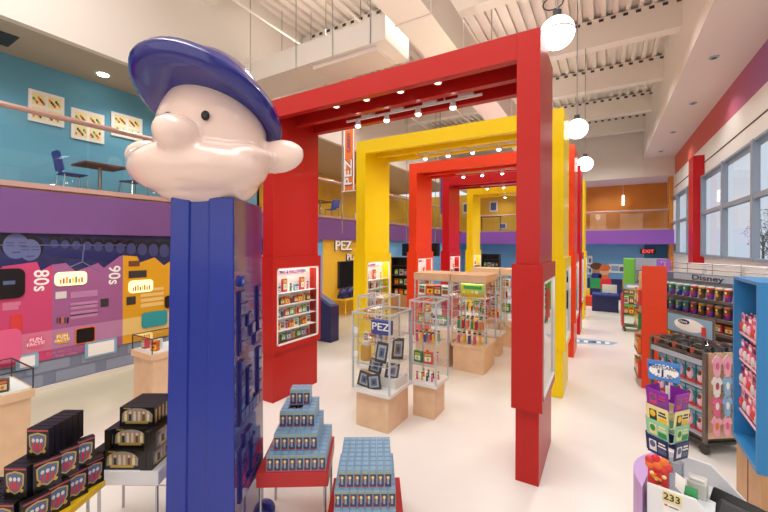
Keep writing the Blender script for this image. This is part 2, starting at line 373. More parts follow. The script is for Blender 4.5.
# lights in arches
canp = thing('can_downlight', 'x', 'light')
MB().cyl((0,0,0), (0,0,.12), .055, 'white', 14).cyl((0,0,-.004), (0,0,0), .04, 'softlamp', 12).build('can_body', canp, smooth=True)
canp = Proto(canp)
nm = ['nearest red arch', 'near yellow arch', 'orange red arch', 'crimson arch', 'farthest yellow arch']
for i, yc in enumerate(YS):
    for k, X in enumerate((-3.59, -3.03, -2.46, -1.9)):
        canp.place((X, yc-.25, 4.74), 0, 'white can downlight under the beam of the %s, %s from the left' % (nm[i], ['first', 'second', 'third', 'fourth'][k]), 'can downlights in the arches')
    t = thing('track_light', 'white track with four glowing spotlights under the %s' % nm[i], 'light', (-2.6, yc+.24, 4.86), group='track lights under the arches')
    MB().box(-3.75, yc+.225, 4.66, -1.45, yc+.255, 4.69, 'white').cyl((-3.2, yc+.24, 4.69), (-3.2, yc+.24, 4.86), .01, 'white').cyl((-2, yc+.24, 4.69), (-2, yc+.24, 4.86), .01, 'white').build('track', t)
    for X in (-3.52, -2.97, -2.42, -1.87):
        sp_ = MB().cyl((X, yc+.24, 4.57), (X, yc+.24, 4.66), .05, 'white', 12, .035).build('spotlight', t)
        MB().ell((X, yc+.24, 4.57), (.045, .045, .03), 'lamp', 10, 6).build('bulb', sp_)
        MB().box(X+.08, yc+.215, 4.69, X+.3, yc+.265, 4.73, 'white').build('adapter', sp_)

# ------------------------------------------------------------------ small goods (prototypes)
def mesh_thing(name, mb, cat, bevel=0, smooth=False):
    o = mb.build(name, bevel=bevel, smooth=smooth); tag(o, 'x', cat); o.location = (0, 0, -50); return Proto(o)
def small_box(name, w, d, h, c, c2, c3=None):
    m = MB().box(-w/2, -d/2, 0, w/2, d/2, h, c)
    m.box(-w*.36, -d/2-.002, h*.2, w*.36, -d/2, h*.62, c2)
    if c3: m.box(-w*.36, -d/2-.002, h*.7, w*.36, -d/2, h*.88, c3)
    m.ell((0, -d/2-.001, h*.4), (w*.18, .003, h*.16), c3 or c, 8, 6)
    return mesh_thing(name, m, 'box')
def dispenser(c, hc, hat):
    m = MB().box(-.011, -.008, 0, .011, .008, .075, c).box(-.015, -.012, 0, .015, .012, .006, c)
    m.ell((0, 0, .09), (.014, .014, .017), hc, 10, 8).lathe([(.016, .0), (.015, .008), (.006, .014)], (0, 0, .096), hat, 10)
    return mesh_thing('candy_dispenser', m, 'dispenser')
DISP = [dispenser(*a) for a in (('red', 'skin', 'yellow'), ('royal', 'white', 'red'), ('green', 'orange', 'brown'), ('yellow_table', 'skin_flat', 'navy'), ('orange', 'white', 'green'), ('hotpink', 'skin', 'black'))]
SBX = [small_box('candy_box', .10, .04, .12, *a) for a in (('red_pack', 'paper', 'lime'), ('orange', 'yellow', 'red'), ('green', 'paper', 'lime'), ('paper', 'red', 'green'), ('skyblue', 'white', 'navy'), ('brown', 'cream', 'orange'))]
# goods in the pillar displays (left pillars)
for i, yc in enumerate(YS):
    xi = XL-.06; z0 = .92
    lev = [z0+.026, z0+.229, z0+.439, z0+.649, z0+.859]
    rows = [3, 4, 5, 4, 3] if i < 2 else [2, 3, 3, 3, 2]
    place = ['bottom', 'second', 'middle', 'fourth', 'top']
    for k, z in enumerate(lev):
        n = rows[k] if i else [7, 8, 8, 8, 6][k]
        for j in range(n):
            y = yc-.42+.86*(j+.5)/n
            big = (k == 4 and i < 2 and j in (1, n-2))
            if (j+k) % 3 and i == 0 or (j % 2 and i):
                SBX[(j*2+k) % 6].place((xi+.08, y, z), PI/2, 'small candy carton on the %s shelf of the display in the %s' % (place[k], nm[i]), 'cartons, %s shelf, %s' % (place[k], nm[i]), scale=(1.0, 1, 1.9 if big else .8+.3*((j*7+k) % 3)/2))
            else:
                DISP[(j+k*3+i) % 6].place((xi+.09, y, z), PI/2, 'little character candy dispenser on the %s shelf of the display in the %s' % (place[k], nm[i]), 'dispensers, %s shelf, %s' % (place[k], nm[i]), scale=(1.3, 1.3, 1.3))
# ================================================================== GIANT DISPENSER
G0 = cw(-1.41, 3.2); gd = thing('giant_candy_dispenser', 'giant navy blue candy dispenser with capped big nosed head in the foreground', 'sculpture', G0, YAW)
def prof(wh, dh, rec=.022):
    return [(-wh,-dh),(-wh*.42,-dh),(-wh*.40,-dh+rec),(wh*.20,-dh+rec),(wh*.22,-dh),(wh,-dh),(wh,dh),(-wh,dh)]
pb, pt = prof(.272, .345), prof(.243, .33)
sm = MB(); n = 8
sm.add([(x,y,0.0) for x,y in pb]+[(x,y,2.96) for x,y in pt], [tuple(range(n))[::-1], tuple(range(n,2*n))]+[(i,(i+1)%n,n+(i+1)%n,n+i) for i in range(n)], 'navy_gloss')
stem = sm.build('stem', gd, local=True, bevel=.008)
MB().add([(.2725, -.34, .01), (.2725, .34, .01), (.2435, .325, 2.95), (.2435, -.325, 2.95)], [(0, 1, 2, 3)], 'navy_reflect').add([(.2735, -.34, .01), (.2735, .34, .01), (.2445, .325, 2.95), (.2445, -.325, 2.95)], [(0, 1, 2, 3)], 'navy_reflect').build('side_reflect_sheet', gd, local=True, label='glossy navy side face with mauve reflections put into its colour')  # sheet that paints grazing reflections over the navy side
MB().box(-.30, -.36, 0, .30, .38, .06, 'navy_gloss').lathe([(.10, 0), (.12, .05), (.10, .1), (.03, .13)], (.26, .36, 0), 'navy_gloss', 16).lathe([(.10, 0), (.12, .05), (.10, .1), (.03, .13)], (-.26, .36, 0), 'navy_gloss', 16).build('foot', gd, local=True, bevel=.015)
# brick-built letters running up the side: P, E, Z
GL = {'P': ['11110','10001','10001','11110','10000','10000'], 'E': ['11111','10000','11110','10000','10000','11111'], 'Z': ['11111','00010','00100','01000','10000','11111']}
def sidex(z): return .272+(.243-.272)*z/2.96
for ch, za in (('P', .55), ('E', 1.16), ('Z', 1.72)):
    g = GL[ch]; q = MB(); cz, cy = .50/5, .50/6
    for r in range(6):
        for c in range(5):
            if g[r][c] == '1':
                z = za+c*cz; y = -.25+r*cy; xs = sidex(z+.05)-.004
                q.box(xs, y-.010, z-.010, xs+.02, y+cy+.004, z+cz+.004, 'navy_letter').box(xs+.018, y+.008, z+.008, xs+.028, y+cy-.004, z+cz-.004, 'navy_reflect')
    q.build('brick_letter', gd, local=True, label='raised brick letter %s on the dispenser side' % ch)
q = MB().cyl((sidex(2.3)-.01, -.2, 2.3), (sidex(2.3)+.025, -.2, 2.3), .045, 'navy_gloss', 20); q.text('R', (sidex(2.3)+.027, -.2, 2.3), (0,0,1), (0,-1,0), .06, 'skyblue', .02); q.build('registered_mark', gd, local=True)
# head (rounded skin form, united by a voxel remesh)
al = -.09; HM = Matrix.Translation((-.065, -.05, 0)) @ Matrix.Rotation(al, 4, 'Z')
hd = MB(HM)
hd.ell((.02, 0, 3.46), (.445, .43, .55), 'skin', 32, 20)                  # cranium
hd.ell((0, -.16, 3.20), (.55, .41, .235), 'skin', 32, 18)                # big upper lip / jowl
hd.ell((-.30, -.14, 3.27), (.30, .26, .12), 'skin', 24, 14, Matrix.Rotation(.12, 3, 'Y')); hd.ell((.30, -.14, 3.27), (.30, .26, .12), 'skin', 24, 14, Matrix.Rotation(-.12, 3, 'Y'))
hd.ell((0, -.06, 3.11), (.43, .36, .22), 'skin', 24, 14)
hd.ell((-.60, .06, 3.36), (.24, .09, .15), 'skin', 20, 12, Matrix.Rotation(.2, 3, 'Y')); hd.ell((.57, .06, 3.345), (.23, .09, .145), 'skin', 20, 12, Matrix.Rotation(-.12, 3, 'Y'))
hd.ell((.045, -.52, 3.385), (.14, .18, .135), 'skin', 24, 14)
ho = hd.build('head', gd, local=True, smooth=True)
rm = ho.modifiers.new('r', 'REMESH'); rm.mode = 'VOXEL'; rm.voxel_size = .016; rm.use_smooth_shade = True
smo = ho.modifiers.new('s', 'SMOOTH'); smo.iterations = 16; smo.factor = .6
for sx in (-1, 1):
    MB(HM).ell((.05+sx*.145, -.408, 3.545), (.033, .02, .036), 'black', 14, 10).build('eye', gd, local=True, smooth=True)
# cap: tilted brim disc with soft rim and crown
CM = Matrix.Translation((-.045, -.08, 3.735)) @ Matrix.Rotation(-.36, 4, 'Z') @ Matrix.Rotation(math.radians(-25), 4, 'X') @ Matrix.Diagonal((1.0, 1.15, 1, 1))
cp = MB(CM)
cp.lathe([(.40, -.05), (.50, -.075), (.545, -.05), (.565, .0), (.545, .06), (.50, .09), (.42, .10), (.39, .2), (.30, .33), (.15, .40), (.02, .415)], (0, 0, 0), 'navy_cap', 48)
cp.build('cap', gd, local=True, smooth=True)

# ================================================================== LIGHTING
w = bpy.data.worlds.new('w'); SC.world = w; w.use_nodes = True
bg = w.node_tree.nodes['Background']; bg.inputs[0].default_value = (.74, .80, .88, 1); bg.inputs[1].default_value = 1.0
def area(loc, sx, sy_, e, rot=(0,0,0), c=(1, .985, .97)):
    l = bpy.data.lights.new('area', 'AREA'); l.shape = 'RECTANGLE'; l.size = sx; l.size_y = sy_; l.energy = e; l.color = c
    o = bpy.data.objects.new('unseen_fill', l); COL.objects.link(o); o.location = loc; o.rotation_euler = rot; return o
def spot(loc, e, ang=2.4, c=(1, .98, .96), r=.15, target=None):
    l = bpy.data.lights.new('spot', 'SPOT'); l.energy = e; l.spot_size = ang; l.spot_blend = .8; l.color = c; l.shadow_soft_size = r
    o = bpy.data.objects.new('spot_lamp', l); COL.objects.link(o); o.location = loc
    if target is not None: o.rotation_euler = (Vector(target)-Vector(loc)).to_track_quat('-Z', 'Y').to_euler()
    return o
area((-3, 1.0, 8.6), 9, 3.0, 420)  # unseen fill added high over the near floor
area((-3, -.6, 5.4), 7, 2.5, 70, (math.radians(180), 0, 0))  # added upward fill out of view, brightening the ceiling
area((-3, -1.7, 3.6), 7, 2.5, 40, (math.radians(85), 0, math.radians(12)))  # added fill behind the camera, facing down the hall
for yc in YS: spot((-2.7, yc, 5.06), 55, 2.9, r=.12, target=(-2.7, yc+.01, 9))  # uplights added out of sight on the arch tops to brighten the ceiling
for y in (10.5, 14.5, 18.5, 22): spot((-11, y, 6.2), 130, 2.6, r=.1)
for y in (7.2, 10.8, 14.4, 18, 21.3):
    for x in (-6.4, -3.0, .1): spot((x, y, 8.35), 360, 2.3, r=.3)  # unseen downlights added as fill for the far hall
for y in (3, 8, 14, 20): spot((2.4, y, 7.15), 60, 2.4, r=.1)
for y in (1.5, 4.5, 7.5, 12, 17): spot((-9.0, y, 6.2), 85, 2.5, r=.1)
for x in (-6, -3, 0): spot((x, 25.4, 6.2), 80, 2.5, r=.1)
for yc in YS[:4]: spot((-2.7, yc+.24, 4.5), 50, 2.5, r=.1)
for yc in YS: spot((-1.5, yc, 4.45), 110, 1.2, r=.06, target=(-4.64, yc, 2.6))
for k, y in enumerate((1.5, 4.5, 7.5)): spot((-6.4, y, 4.6), 50, 1.9, r=.15, target=(-8.4, y, 1.2))
SC.view_settings.view_transform = 'Standard'; SC.view_settings.look = 'None'
SC.view_settings.exposure = .14
#PART2
# ================================================================== LEFT WALL GRAPHICS
WX = -8.445
def wp(px, py, off=0): p = pX(px, py, WX); return Vector((WX+off, p.y, p.z))
def wpoly(mb, P, c, off=.01, base=0):
    Q = [wp(x, y, base) for x, y in P]; return mb.prism(Q, (off, 0, 0), c)
def wrect(mb, y0, z0, y1, z1, c, x0, th=.012, r=0):
    if r <= 0: return mb.box(WX+x0, y0, z0, WX+x0+th, y1, z1, c)
    P = []
    for cx, cy, a in ((y1-r, z1-r, 0), (y0+r, z1-r, 90), (y0+r, z0+r, 180), (y1-r, z0+r, 270)):
        for k in range(5):
            t = math.radians(a+k*22.5); P.append((WX+x0, cx+r*math.cos(t), cy+r*math.sin(t)))
    return mb.prism(P, (th, 0, 0), c)
# photo band on top
pb_ = thing('photo_mural', 'dark blue photo band with portraits running above the decade panels', 'mural', (WX, 4, 1.9))
MB().box(WX, -1.5, 1.95, WX+.006, 9.7, 2.77, 'nightblue').build('photo_print', pb_)
q = MB()
for px, py, r in ((16, 246, 7), (30, 250, 6)):
    c = wp(px, py, .010); k = r/7
    q.ell(c+Vector((-.004, 0, .05)), (.003, .21*k, .25*k), 'boxblack', 18, 12).ell(c, (.004, .165*k, .215*k), 'photoblue', 18, 12)
    q.ell(c+Vector((-.003, 0, -.42*k)), (.004, .40*k, .22*k), 'navy', 18, 10)
    for d in (-.075, .075): q.box(c.x+.003, c.y+d*k-.05, c.z-.0, c.x+.006, c.y+d*k+.05, c.z+.008, 'boxblack').box(c.x+.003, c.y+d*k-.05, c.z+.05, c.x+.006, c.y+d*k+.05, c.z+.058, 'boxblack')
    q.box(c.x+.003, c.y-.05, c.z-.11, c.x+.006, c.y+.05, c.z-.10, 'boxblack')
for n_k, px in enumerate(range(54, 172, 11)):
    c = wp(px, 247+5*math.sin(px*1.7), .008+.0006*n_k); rr = .8+.35*math.sin(px*2.3)
    q.ell(c+Vector((-.002, 0, .05)), (.003, .17*rr, .2*rr), 'boxblack', 14, 8).ell(c, (.003, .13*rr, .17*rr), 'crowd_blue', 14, 8).ell(c+Vector((-.003, 0, -.34*rr)), (.003, .30*rr, .18*rr), 'navy', 14, 8)
q.build('portrait', pb_)
q = MB(); c = wp(82, 262, .012)
for a in (90, 210, 330):
    q.cyl(c, c+Vector((0, .34*math.cos(math.radians(a-5)), .34*math.sin(math.radians(a-5)))), .012, 'photoblue', 6)
q.box(WX+.008, -1.5, 2.56, WX+.012, 9.7, 2.575, 'photoblue'); q.build('timeline_line', pb_)
brick = MB()
random.seed(3)
for k in range(13):
    y = -.4+k*.78
    for (z0, z1, dy) in ((.11, .30, 0), (.34, .52, .38)):
        wrect(brick, y+dy, z0, y+dy+.60, z1, 'greybrick', 0, .004, .03)
tag(brick.build('brick_graphic'), 'grey blue painted brick pattern along the bottom of the left wall', 'mural')
def ztop(y, ph): return 2.17+.10*math.sin(y*7+ph)+.06*math.sin(y*17+ph*2)
def decade(y0, y1, c, pale, lab, num, numy, ph, peaks):
    o = thing('decade_panel', lab, 'wall panel', (WX, (y0+y1)/2, .5), group='decade history panels')
    top = [(WX+.008, y, z) for y, z in peaks]
    MB().prism([(WX+.008, y0, .55), (WX+.008, y1, .55)]+top[::-1], (.012, 0, 0), c).build('backing', o)
    MB().box(WX+.020, y0, .72, WX+.024, y1, 1.06, pale).build('lower_band', o)
    MB().text(num, (WX+.022, numy, 1.95 if num != '90s' else 1.97), (0, 0, -1), (0, 1, 0), .29, 'paper', .02, .95).build('numeral', o)
    return o
d80 = decade(-1.5, 2.66, 'pink', 'palepink', 'pink wall panel headed 80s with dark rounded screen', '80s', 2.50, 0, [(-1.5, 2.2), (0, 2.3), (1.2, 2.2), (1.95, 2.12), (2.03, 2.22), (2.45, 2.28), (2.5, 2.12), (2.66, 2.22)])
d90 = decade(2.66, 3.78, 'mauve', 'palemauve', 'mauve wall panel headed 90s with glowing showcase', '90s', 3.62, 1, [(2.66, 2.22), (2.85, 2.24), (3.0, 2.08), (3.35, 2.22), (3.45, 2.12), (3.72, 2.34), (3.78, 2.36)])
d00 = decade(3.78, 9.7, 'amber', 'paleamber', 'orange yellow wall panel right of the mauve 90s panel', '00s', 5.6, 2, [(3.78, 2.36), (4.05, 2.33), (4.1, 2.2), (4.4, 2.3), (4.6, 2.12), (4.9, 2.3), (6, 2.2), (7, 2.35), (8, 2.2), (9.7, 2.3)])
def R4(px0, py0, px1, py1): a = wp(px0, py0); b = wp(px1, py1); return (min(a.y, b.y), min(a.z, b.z), max(a.y, b.y), max(a.z, b.z))
def wr(o, name, rect, c, x0=.022, th=.01, r=0, extra=None, label=None):
    q = MB(); wrect(q, *rect, c, x0, th, r)
    if extra: extra(q)
    return q.build(name, o, label=label)
def lightbox(o, r):
    wr(o, 'lit_showcase', r, 'lightbox', .022, .02, .07)
    q = MB(); n = 8
    for k in range(n):
        y = r[0]+.08+(r[2]-r[0]-.16)*k/(n-1); q.box(WX+.043, y-.012, r[1]+.04, WX+.05, y+.012, r[1]+.12+.02*(k % 3), ['orange', 'red', 'orange', 'royal', 'yellow', 'brown'][k % 6])
    q.build('tiny_dispensers', o)
wr(d80, 'screen', R4(-30, 270, 24, 297), 'black', .022, .03, .10)
wr(d80, 'screen_glow', R4(2, 281, 14, 284), 'bluegrey', .053, .002)
wr(d80, 'toy_picture', R4(10, 315, 22, 329), 'red_pack', .022, .006)
wr(d80, 'pink_phone', R4(-40, 336, 20, 360), 'hotpink', .026, .03, .08)
wr(d80, 'text_block', R4(2, 303, 20, 305), 'palepink', .022, .003); wr(d80, 'text_block', R4(2, 307, 18, 309), 'palepink', .022, .003)
q = MB(); wrect(q, *R4(27, 337, 43, 346), 'hotpink', .026, .01, .04); c = wp(35, 341.5); q.text('FUN', (WX+.038, c.y, c.z+.035), (0,1,0.05), (0,0,1), .085, 'paper', .02).text('FACTS!', (WX+.038, c.y, c.z-.035), (0,1,0.05), (0,0,1), .075, 'paper', .02); q.build('fun_facts_badge', d80)
lightbox(d90, R4(54, 272.5, 86, 284)); lightbox(d00, R4(128, 281, 152, 291))
q = MB(); wrect(q, *R4(55, 334, 68, 342), 'amber', .026, .01, .04); c = wp(61.5, 338); q.text('FUN', (WX+.038, c.y, c.z+.035), (0,1,0.05), (0,0,1), .085, 'paper', .02).text('FACTS!', (WX+.038, c.y, c.z-.035), (0,1,0.05), (0,0,1), .07, 'paper', .02); q.build('fun_facts_badge', d90)
wr(d90, 'handheld_toy', R4(74.5, 328.5, 94.5, 341), 'orange', .026, .012, .04); wr(d90, 'toy_screen', R4(75.5, 329.3, 93.5, 340.2), 'black', .038, .006, .03)
wr(d90, 'picture', R4(55, 292, 66, 298), 'paleglow', .022, .004); wr(d90, 'picture', R4(100, 299, 108, 306), 'darkgrey', .022, .006)
q = MB()
for k in range(5):
    r = R4(56+k*2.6, 317.5, 57.6+k*2.6, 323); wrect(q, *r, ['brown', 'darkgrey', 'orange', 'brown', 'black'][k], .022, .005)
q.build('figure_row', d90)
for py in (292, 295, 303, 306, 312, 315): wr(d90, 'text_line', R4(70, py, 97, py+.6), 'palemauve', .022, .003)
def caption(o, px0, py0, px1, py1):
    r = R4(px0, py0, px1, py1); wr(o, 'caption_frame', r, 'skyblue', .024, .012, .03)
    wr(o, 'caption_strip', (r[0]+.05, r[1]+.035, r[2]-.05, r[3]-.035), 'paper', .037, .003)
caption(d90, 84, 343, 116, 352); caption(d80, 15, 356, 38, 366)
c = wp(66, 352); MB().text('FUN FACTS FROM', (WX+.024, c.y, c.z+.03), (0,1,0), (0,0,1), .07, 'palepink', .02).text('THE 1990s', (WX+.024, c.y, c.z-.05), (0,1,0), (0,0,1), .07, 'palepink', .02).build('heading', d90)
wr(d00, 'picture', R4(128, 261, 139, 266), 'brown', .022, .006); wr(d00, 'picture', R4(128, 271, 146, 277), 'darkgrey', .022, .006); wr(d00, 'picture', R4(126, 297, 135, 304), 'darkgrey', .022, .006)
wr(d00, 'teal_toy', R4(141, 313, 166, 324), 'teal', .026, .03, .06); wr(d00, 'dark_toy', R4(164, 296, 180, 306), 'black', .026, .02, .06)
for py in (285, 290, 295, 300): wr(d00, 'text_line', R4(140, py+4, 163, py+4.6), 'paleamber', .022, .003)

# ================================================================== UPSTAIRS LEFT
def frame(px0, py0, px1, py1, lab):
    a = pX(px0, py0, -9.98); b = pX(px1, py1, -9.98)
    y0, y1, z1, z0 = a.y, b.y, a.z, b.z
    o = thing('picture_frame', lab, 'picture', (-9.98, (y0+y1)/2, z0), group='framed prints upstairs')
    MB().box(-10, y0, z0, -9.96, y1, z1, 'white').build('mount', o, bevel=.004)
    cs = ['orange', 'leaf', 'brown', 'red_pack', 'darkgrey', 'green', 'amber', 'pinkfig']
    for i in range(2):
        for j in range(2):
            q = MB(); w_, h_ = (y1-y0), (z1-z0); yy = y0+w_*(.1+.44*i); zz = z0+h_*(.1+.44*j)
            q.box(-9.96, yy, zz, -9.957, yy+w_*.36, zz+h_*.36, 'cream')
            for k in range(7): q.ell((-9.956, yy+w_*.04+w_*.045*k, zz+h_*(.08+.05*((k*3+i+j*2) % 4))), (.002, w_*.035, h_*.05), cs[(k+i*3+j*5) % 8], 8, 6)
            q.build('print', o)
frame(28, 88, 64, 128, 'white framed four part print, leftmost on the blue upstairs wall')
frame(71, 107, 104, 144.5, 'white framed four part print, middle one on the blue upstairs wall')
frame(111, 111, 142, 142, 'white framed four part print, rightmost, nearest the giant head')
def table_up(x, y, lab):
    o = thing('cafe_table', lab, 'table', (x, y, 3.54), group=None)
    MB().box(x-.32, y-.38, 4.21, x+.32, y+.38, 4.25, 'brown').build('tabletop', o)
    MB().cyl((x, y, 3.56), (x, y, 4.21), .035, 'steel').build('pedestal', o); MB().lathe([(.26, 0), (.24, .02), (.04, .04)], (x, y, 3.54), 'steel', 18).build('base', o)
table_up(-9.2, 3.68, 'dark topped square table on the upper floor against the blue wall')
def chair_up():
    o = thing('moulded_chair', 'x', 'chair', (0,0,0))
    P = [(-.2, -.2), (.2, -.2), (.2, .18), (-.2, .18)]
    q = MB(); q.box(-.2, -.2, .43, .2, .19, .455, 'royal'); q.build('seat', o, local=True, bevel=.01)
    q = MB(); q.prism([(-.2, .18, .5), (.2, .18, .5), (.19, .25, .84), (.13, .26, .87), (-.13, .26, .87), (-.19, .25, .84)], (0, .018, .0), 'royal'); q.box(-.06, .17, .44, .06, .2, .56, 'royal'); q.build('backrest', o, local=True)
    for x in (-.17, .17):
        for y in (-.18, .17): MB().cyl((x, y, .44), (x*1.2, y*1.25, 0), .012, 'chrome', 8).build('leg', o, local=True)
    return Proto(o)
CH = chair_up()
CH.place((-9.25, 3.22, 3.54), PI, 'blue moulded chair on chrome legs, left of the upstairs table')
CH.place((-9.1, 4.30, 3.54), .25, 'blue moulded chair, right of the upstairs table')
# further along the upper floor
table_up(-9.3, 10.9, 'square table far along the upper floor, seen beside the near yellow arch')
CH.place((-9.3, 10.2, 3.54), PI, 'blue chair far along the upper floor, before the second table'); CH.place((-9.3, 11.6, 3.54), 0, 'blue chair far along the upper floor, behind the second table')
o = thing('display_counter', 'glass counter with goods on the upper floor between the arches', 'counter', (-9.2, 14.5, 3.54)); MB().box(-9.6, 13.6, 3.54, -8.9, 15.4, 4.0, 'white').build('cabinet', o); MB().box(-9.6, 13.6, 4.0, -8.9, 15.4, 4.5, 'glass').build('glass_case', o)
for k in range(5): SBX[k].place((-9.3, 13.8+.33*k, 4.0), PI/2, 'carton standing in the upstairs glass counter', 'cartons in the upstairs counter', scale=(2, 2, 2))
for k, (y, c) in enumerate(((9.5, 'violet'), (12.6, 'teal'))):
    tag(MB().lathe([(.05, 0), (.32, .05), (.36, .4), (.30, .8), (.33, .85)], (-11.6, y, 3.54), 'navy' if k else 'purple', 18).build('tub_armchair', smooth=True), '%s tub armchair at the back of the upper floor' % ('navy' if k else 'purple'), 'armchair')
# framed items on the far yellow and orange upper wall
for px, py, w_, h_, lab in ((493.5, 206.5, .55, .75, 'white picture frame on the far yellow upper wall'), (466, 208, .5, .8, 'narrow picture frame on the far yellow wall behind the arches'), (503, 226, .5, .4, 'small print low on the far yellow upper wall')):
    p = pY(px, py, 26.57); o = thing('picture_frame', lab, 'picture', (p.x, 26.57, p.z)); MB().box(p.x-w_/2, 26.56, p.z-h_/2, p.x+w_/2, 26.6, p.z+h_/2, 'white').build('frame', o); MB().box(p.x-w_*.35, 26.55, p.z-h_*.35, p.x+w_*.35, 26.56, p.z+h_*.35, 'bluegrey').build('print', o)
o = thing('long_table', 'thin dark framed table on the far upper floor before the yellow wall', 'table', (-4.6, 25.3, 3.45))
p0 = pY(481, 217, 25.3); p1 = pY(501, 217, 25.3)
MB().box(p0.x, 25.1, p0.z-.04, p1.x, 25.5, p0.z, 'black').build('tabletop', o)
for x in (p0.x+.05, p1.x-.05): MB().cyl((x, 25.3, 3.45), (x, 25.3, p0.z-.04), .03, 'black').build('leg', o)
for k, (px0, px1) in enumerate(((590, 606), (620, 643))):
    a = pY(px0, 214, 26.58); b_ = pY(px1, 231, 26.58); struct(MB().box(a.x, 26.56, 3.5, b_.x, 26.6, a.z, 'orange_light').build('pale_panel_%d' % (k+1)), 'pale orange panel on the far upper wall')  # paler rectangles set on the orange wall
p = pY(623, 182, 26.5); o = thing('pendant_tube', 'small white tube pendant lamp over the far upper floor', 'light', (p.x, 26.2, 5.2)); MB().cyl((p.x, 26.2, 5.0), (p.x, 26.2, 5.6), .06, 'softlamp').build('tube', o); MB().cyl((p.x, 26.2, 5.6), (p.x, 26.2, 6.25), .01, 'white').build('cord', o)

# ================================================================== LOWER LEFT FAR: yellow play wall
c0 = wp(342, 246.5, .0)
sg = thing('wall_lettering', 'raised letters PEZ and PLAY on the yellow wall by the screen', 'sign', (c0.x, c0.y, c0.z))
MB().text('PEZ', (-8.42, c0.y+.05, c0.z), (0,1,0), (0,0,1), .52, 'signblue', .05, 1.25).build('outline_letters', sg)  # blue outline behind the white letters
MB().text('PEZ', (-8.385, c0.y+.02, c0.z+.02), (0,1,0), (0,0,1), .50, 'paper', .03, 1.25).build('word', sg)
c1 = wp(351, 257.5); MB().text('PLAY', (-8.42, c1.y+.1, c1.z), (0,1,0), (0,0,1), .36, 'signblue', .05, 1.1).text('PLAY', (-8.395, c1.y+.09, c1.z+.01), (0,1,0), (0,0,1), .34, 'paper', .03, 1.1).build('word', sg)
r = R4(337.5, 261.5, 356, 285.5); o = thing('television', 'flat black television on the yellow wall', 'television', (WX, (r[0]+r[2])/2, r[1]))
MB().box(-8.44, r[0], r[1], -8.37, r[2], r[3], 'darkgrey').build('casing', o); MB().box(-8.37, r[0]+.03, r[1]+.03, -8.365, r[2]-.03, r[3]-.03, 'black').build('screen', o)
o = thing('play_table', 'yellow table under the television on the yellow wall', 'table', (-8.1, 11.2, 0)); MB().box(-8.40, 10.6, .60, -7.85, 12.0, .66, 'yellow_table').build('tabletop', o)
for y in (10.65, 11.95):
    for x in (-8.35, -7.9): MB().cyl((x, y, 0), (x, y, .6), .02, 'yellow_table', 8).build('leg', o)
bag = MB(); bag.ell((0, 0, .17), (.16, .2, .18), 'navy', 14, 10); bag.box(-.14, -.18, 0, .14, .18, .12, 'navy'); bag.path([(0, -.1, .33), (0, -.05, .42), (0, .05, .42), (0, .1, .33)], .012, 'navy')
BG = mesh_thing('soft_bag', bag, 'bag')
for k, y in enumerate((10.8, 11.2, 11.6)): BG.place((-8.12, y, .66), .2*k, 'soft navy bag on the yellow table under the television', 'navy bags on the yellow table')
o = thing('kiosk', 'navy kiosk with sloping top standing behind the nearest red arch', 'kiosk', (-6.6, 8.0, 0))
MB().prism([(-7.35, 7.7, 0), (-6.2, 7.7, 0), (-6.2, 7.7, .95), (-7.0, 7.7, 1.35), (-7.35, 7.7, 1.35)], (0, .36, 0), 'navy').build('cabinet', o, bevel=.01)
MB().prism([(-6.26, 7.78, .99), (-6.95, 7.78, 1.335), (-6.95, 7.78, 1.345), (-6.26, 7.78, 1.0)], (0, .24, 0), 'bluegrey').build('screen', o)
# banner
bp = pY(349, 160, 9.0); bx = bp.x
o = thing('hanging_banner', 'orange banner with blue and white letters PEZ hanging beside the near yellow arch', 'banner', (bx, 9.0, 4.1))
zt_, zb_ = pY(349, 130, 9).z, pY(349, 190, 9).z
MB().box(bx-.19, 9.0, zb_, bx+.19, 9.02, zt_, 'orange').box(bx-.19, 8.995, zb_, bx-.15, 9.0, zt_, 'paper').box(bx+.15, 8.995, zb_, bx+.19, 9.0, zt_, 'paper').build('cloth', o)
MB().text('PEZ', (bx+.01, 8.992, zb_+(zt_-zb_)*.29), (0,0,1), (-1,0,0), .40, 'signblue', .01, 1.25).text('PEZ', (bx, 8.988, zb_+(zt_-zb_)*.29), (0,0,1), (-1,0,0), .36, 'paper', .01, 1.3).build('word', o)
MB().text('CANDY', (bx, 8.99, zb_+(zt_-zb_)*.79), (0,0,1), (-1,0,0), .17, 'purple', .01).build('small_word', o)
MB().cyl((bx-.26, 9.01, zt_+.03), (bx+.24, 9.01, zt_+.03), .015, 'paper').cyl((bx-.26, 9.01, zb_-.03), (bx+.24, 9.01, zb_-.03), .015, 'paper').build('rod', o)
MB().cyl((bx-.27, 9.03, 2.95), (bx-.27, 9.03, 9.24), .022, 'steel').build('hanging_pole', o)
bp = pY(442.5, 195, 14); o = thing('hanging_banner', 'narrow purple banner hanging between the orange red and crimson arches', 'banner', (bp.x, 14, 3.8)); MB().box(bp.x-.09, 14, pY(442, 214, 14).z, bp.x+.06, 14.02, pY(442, 178, 14).z, 'purple').build('cloth', o); MB().cyl((bp.x-.12, 14.01, 3.3), (bp.x-.12, 14.01, 9.24), .02, 'steel').build('hanging_pole', o)
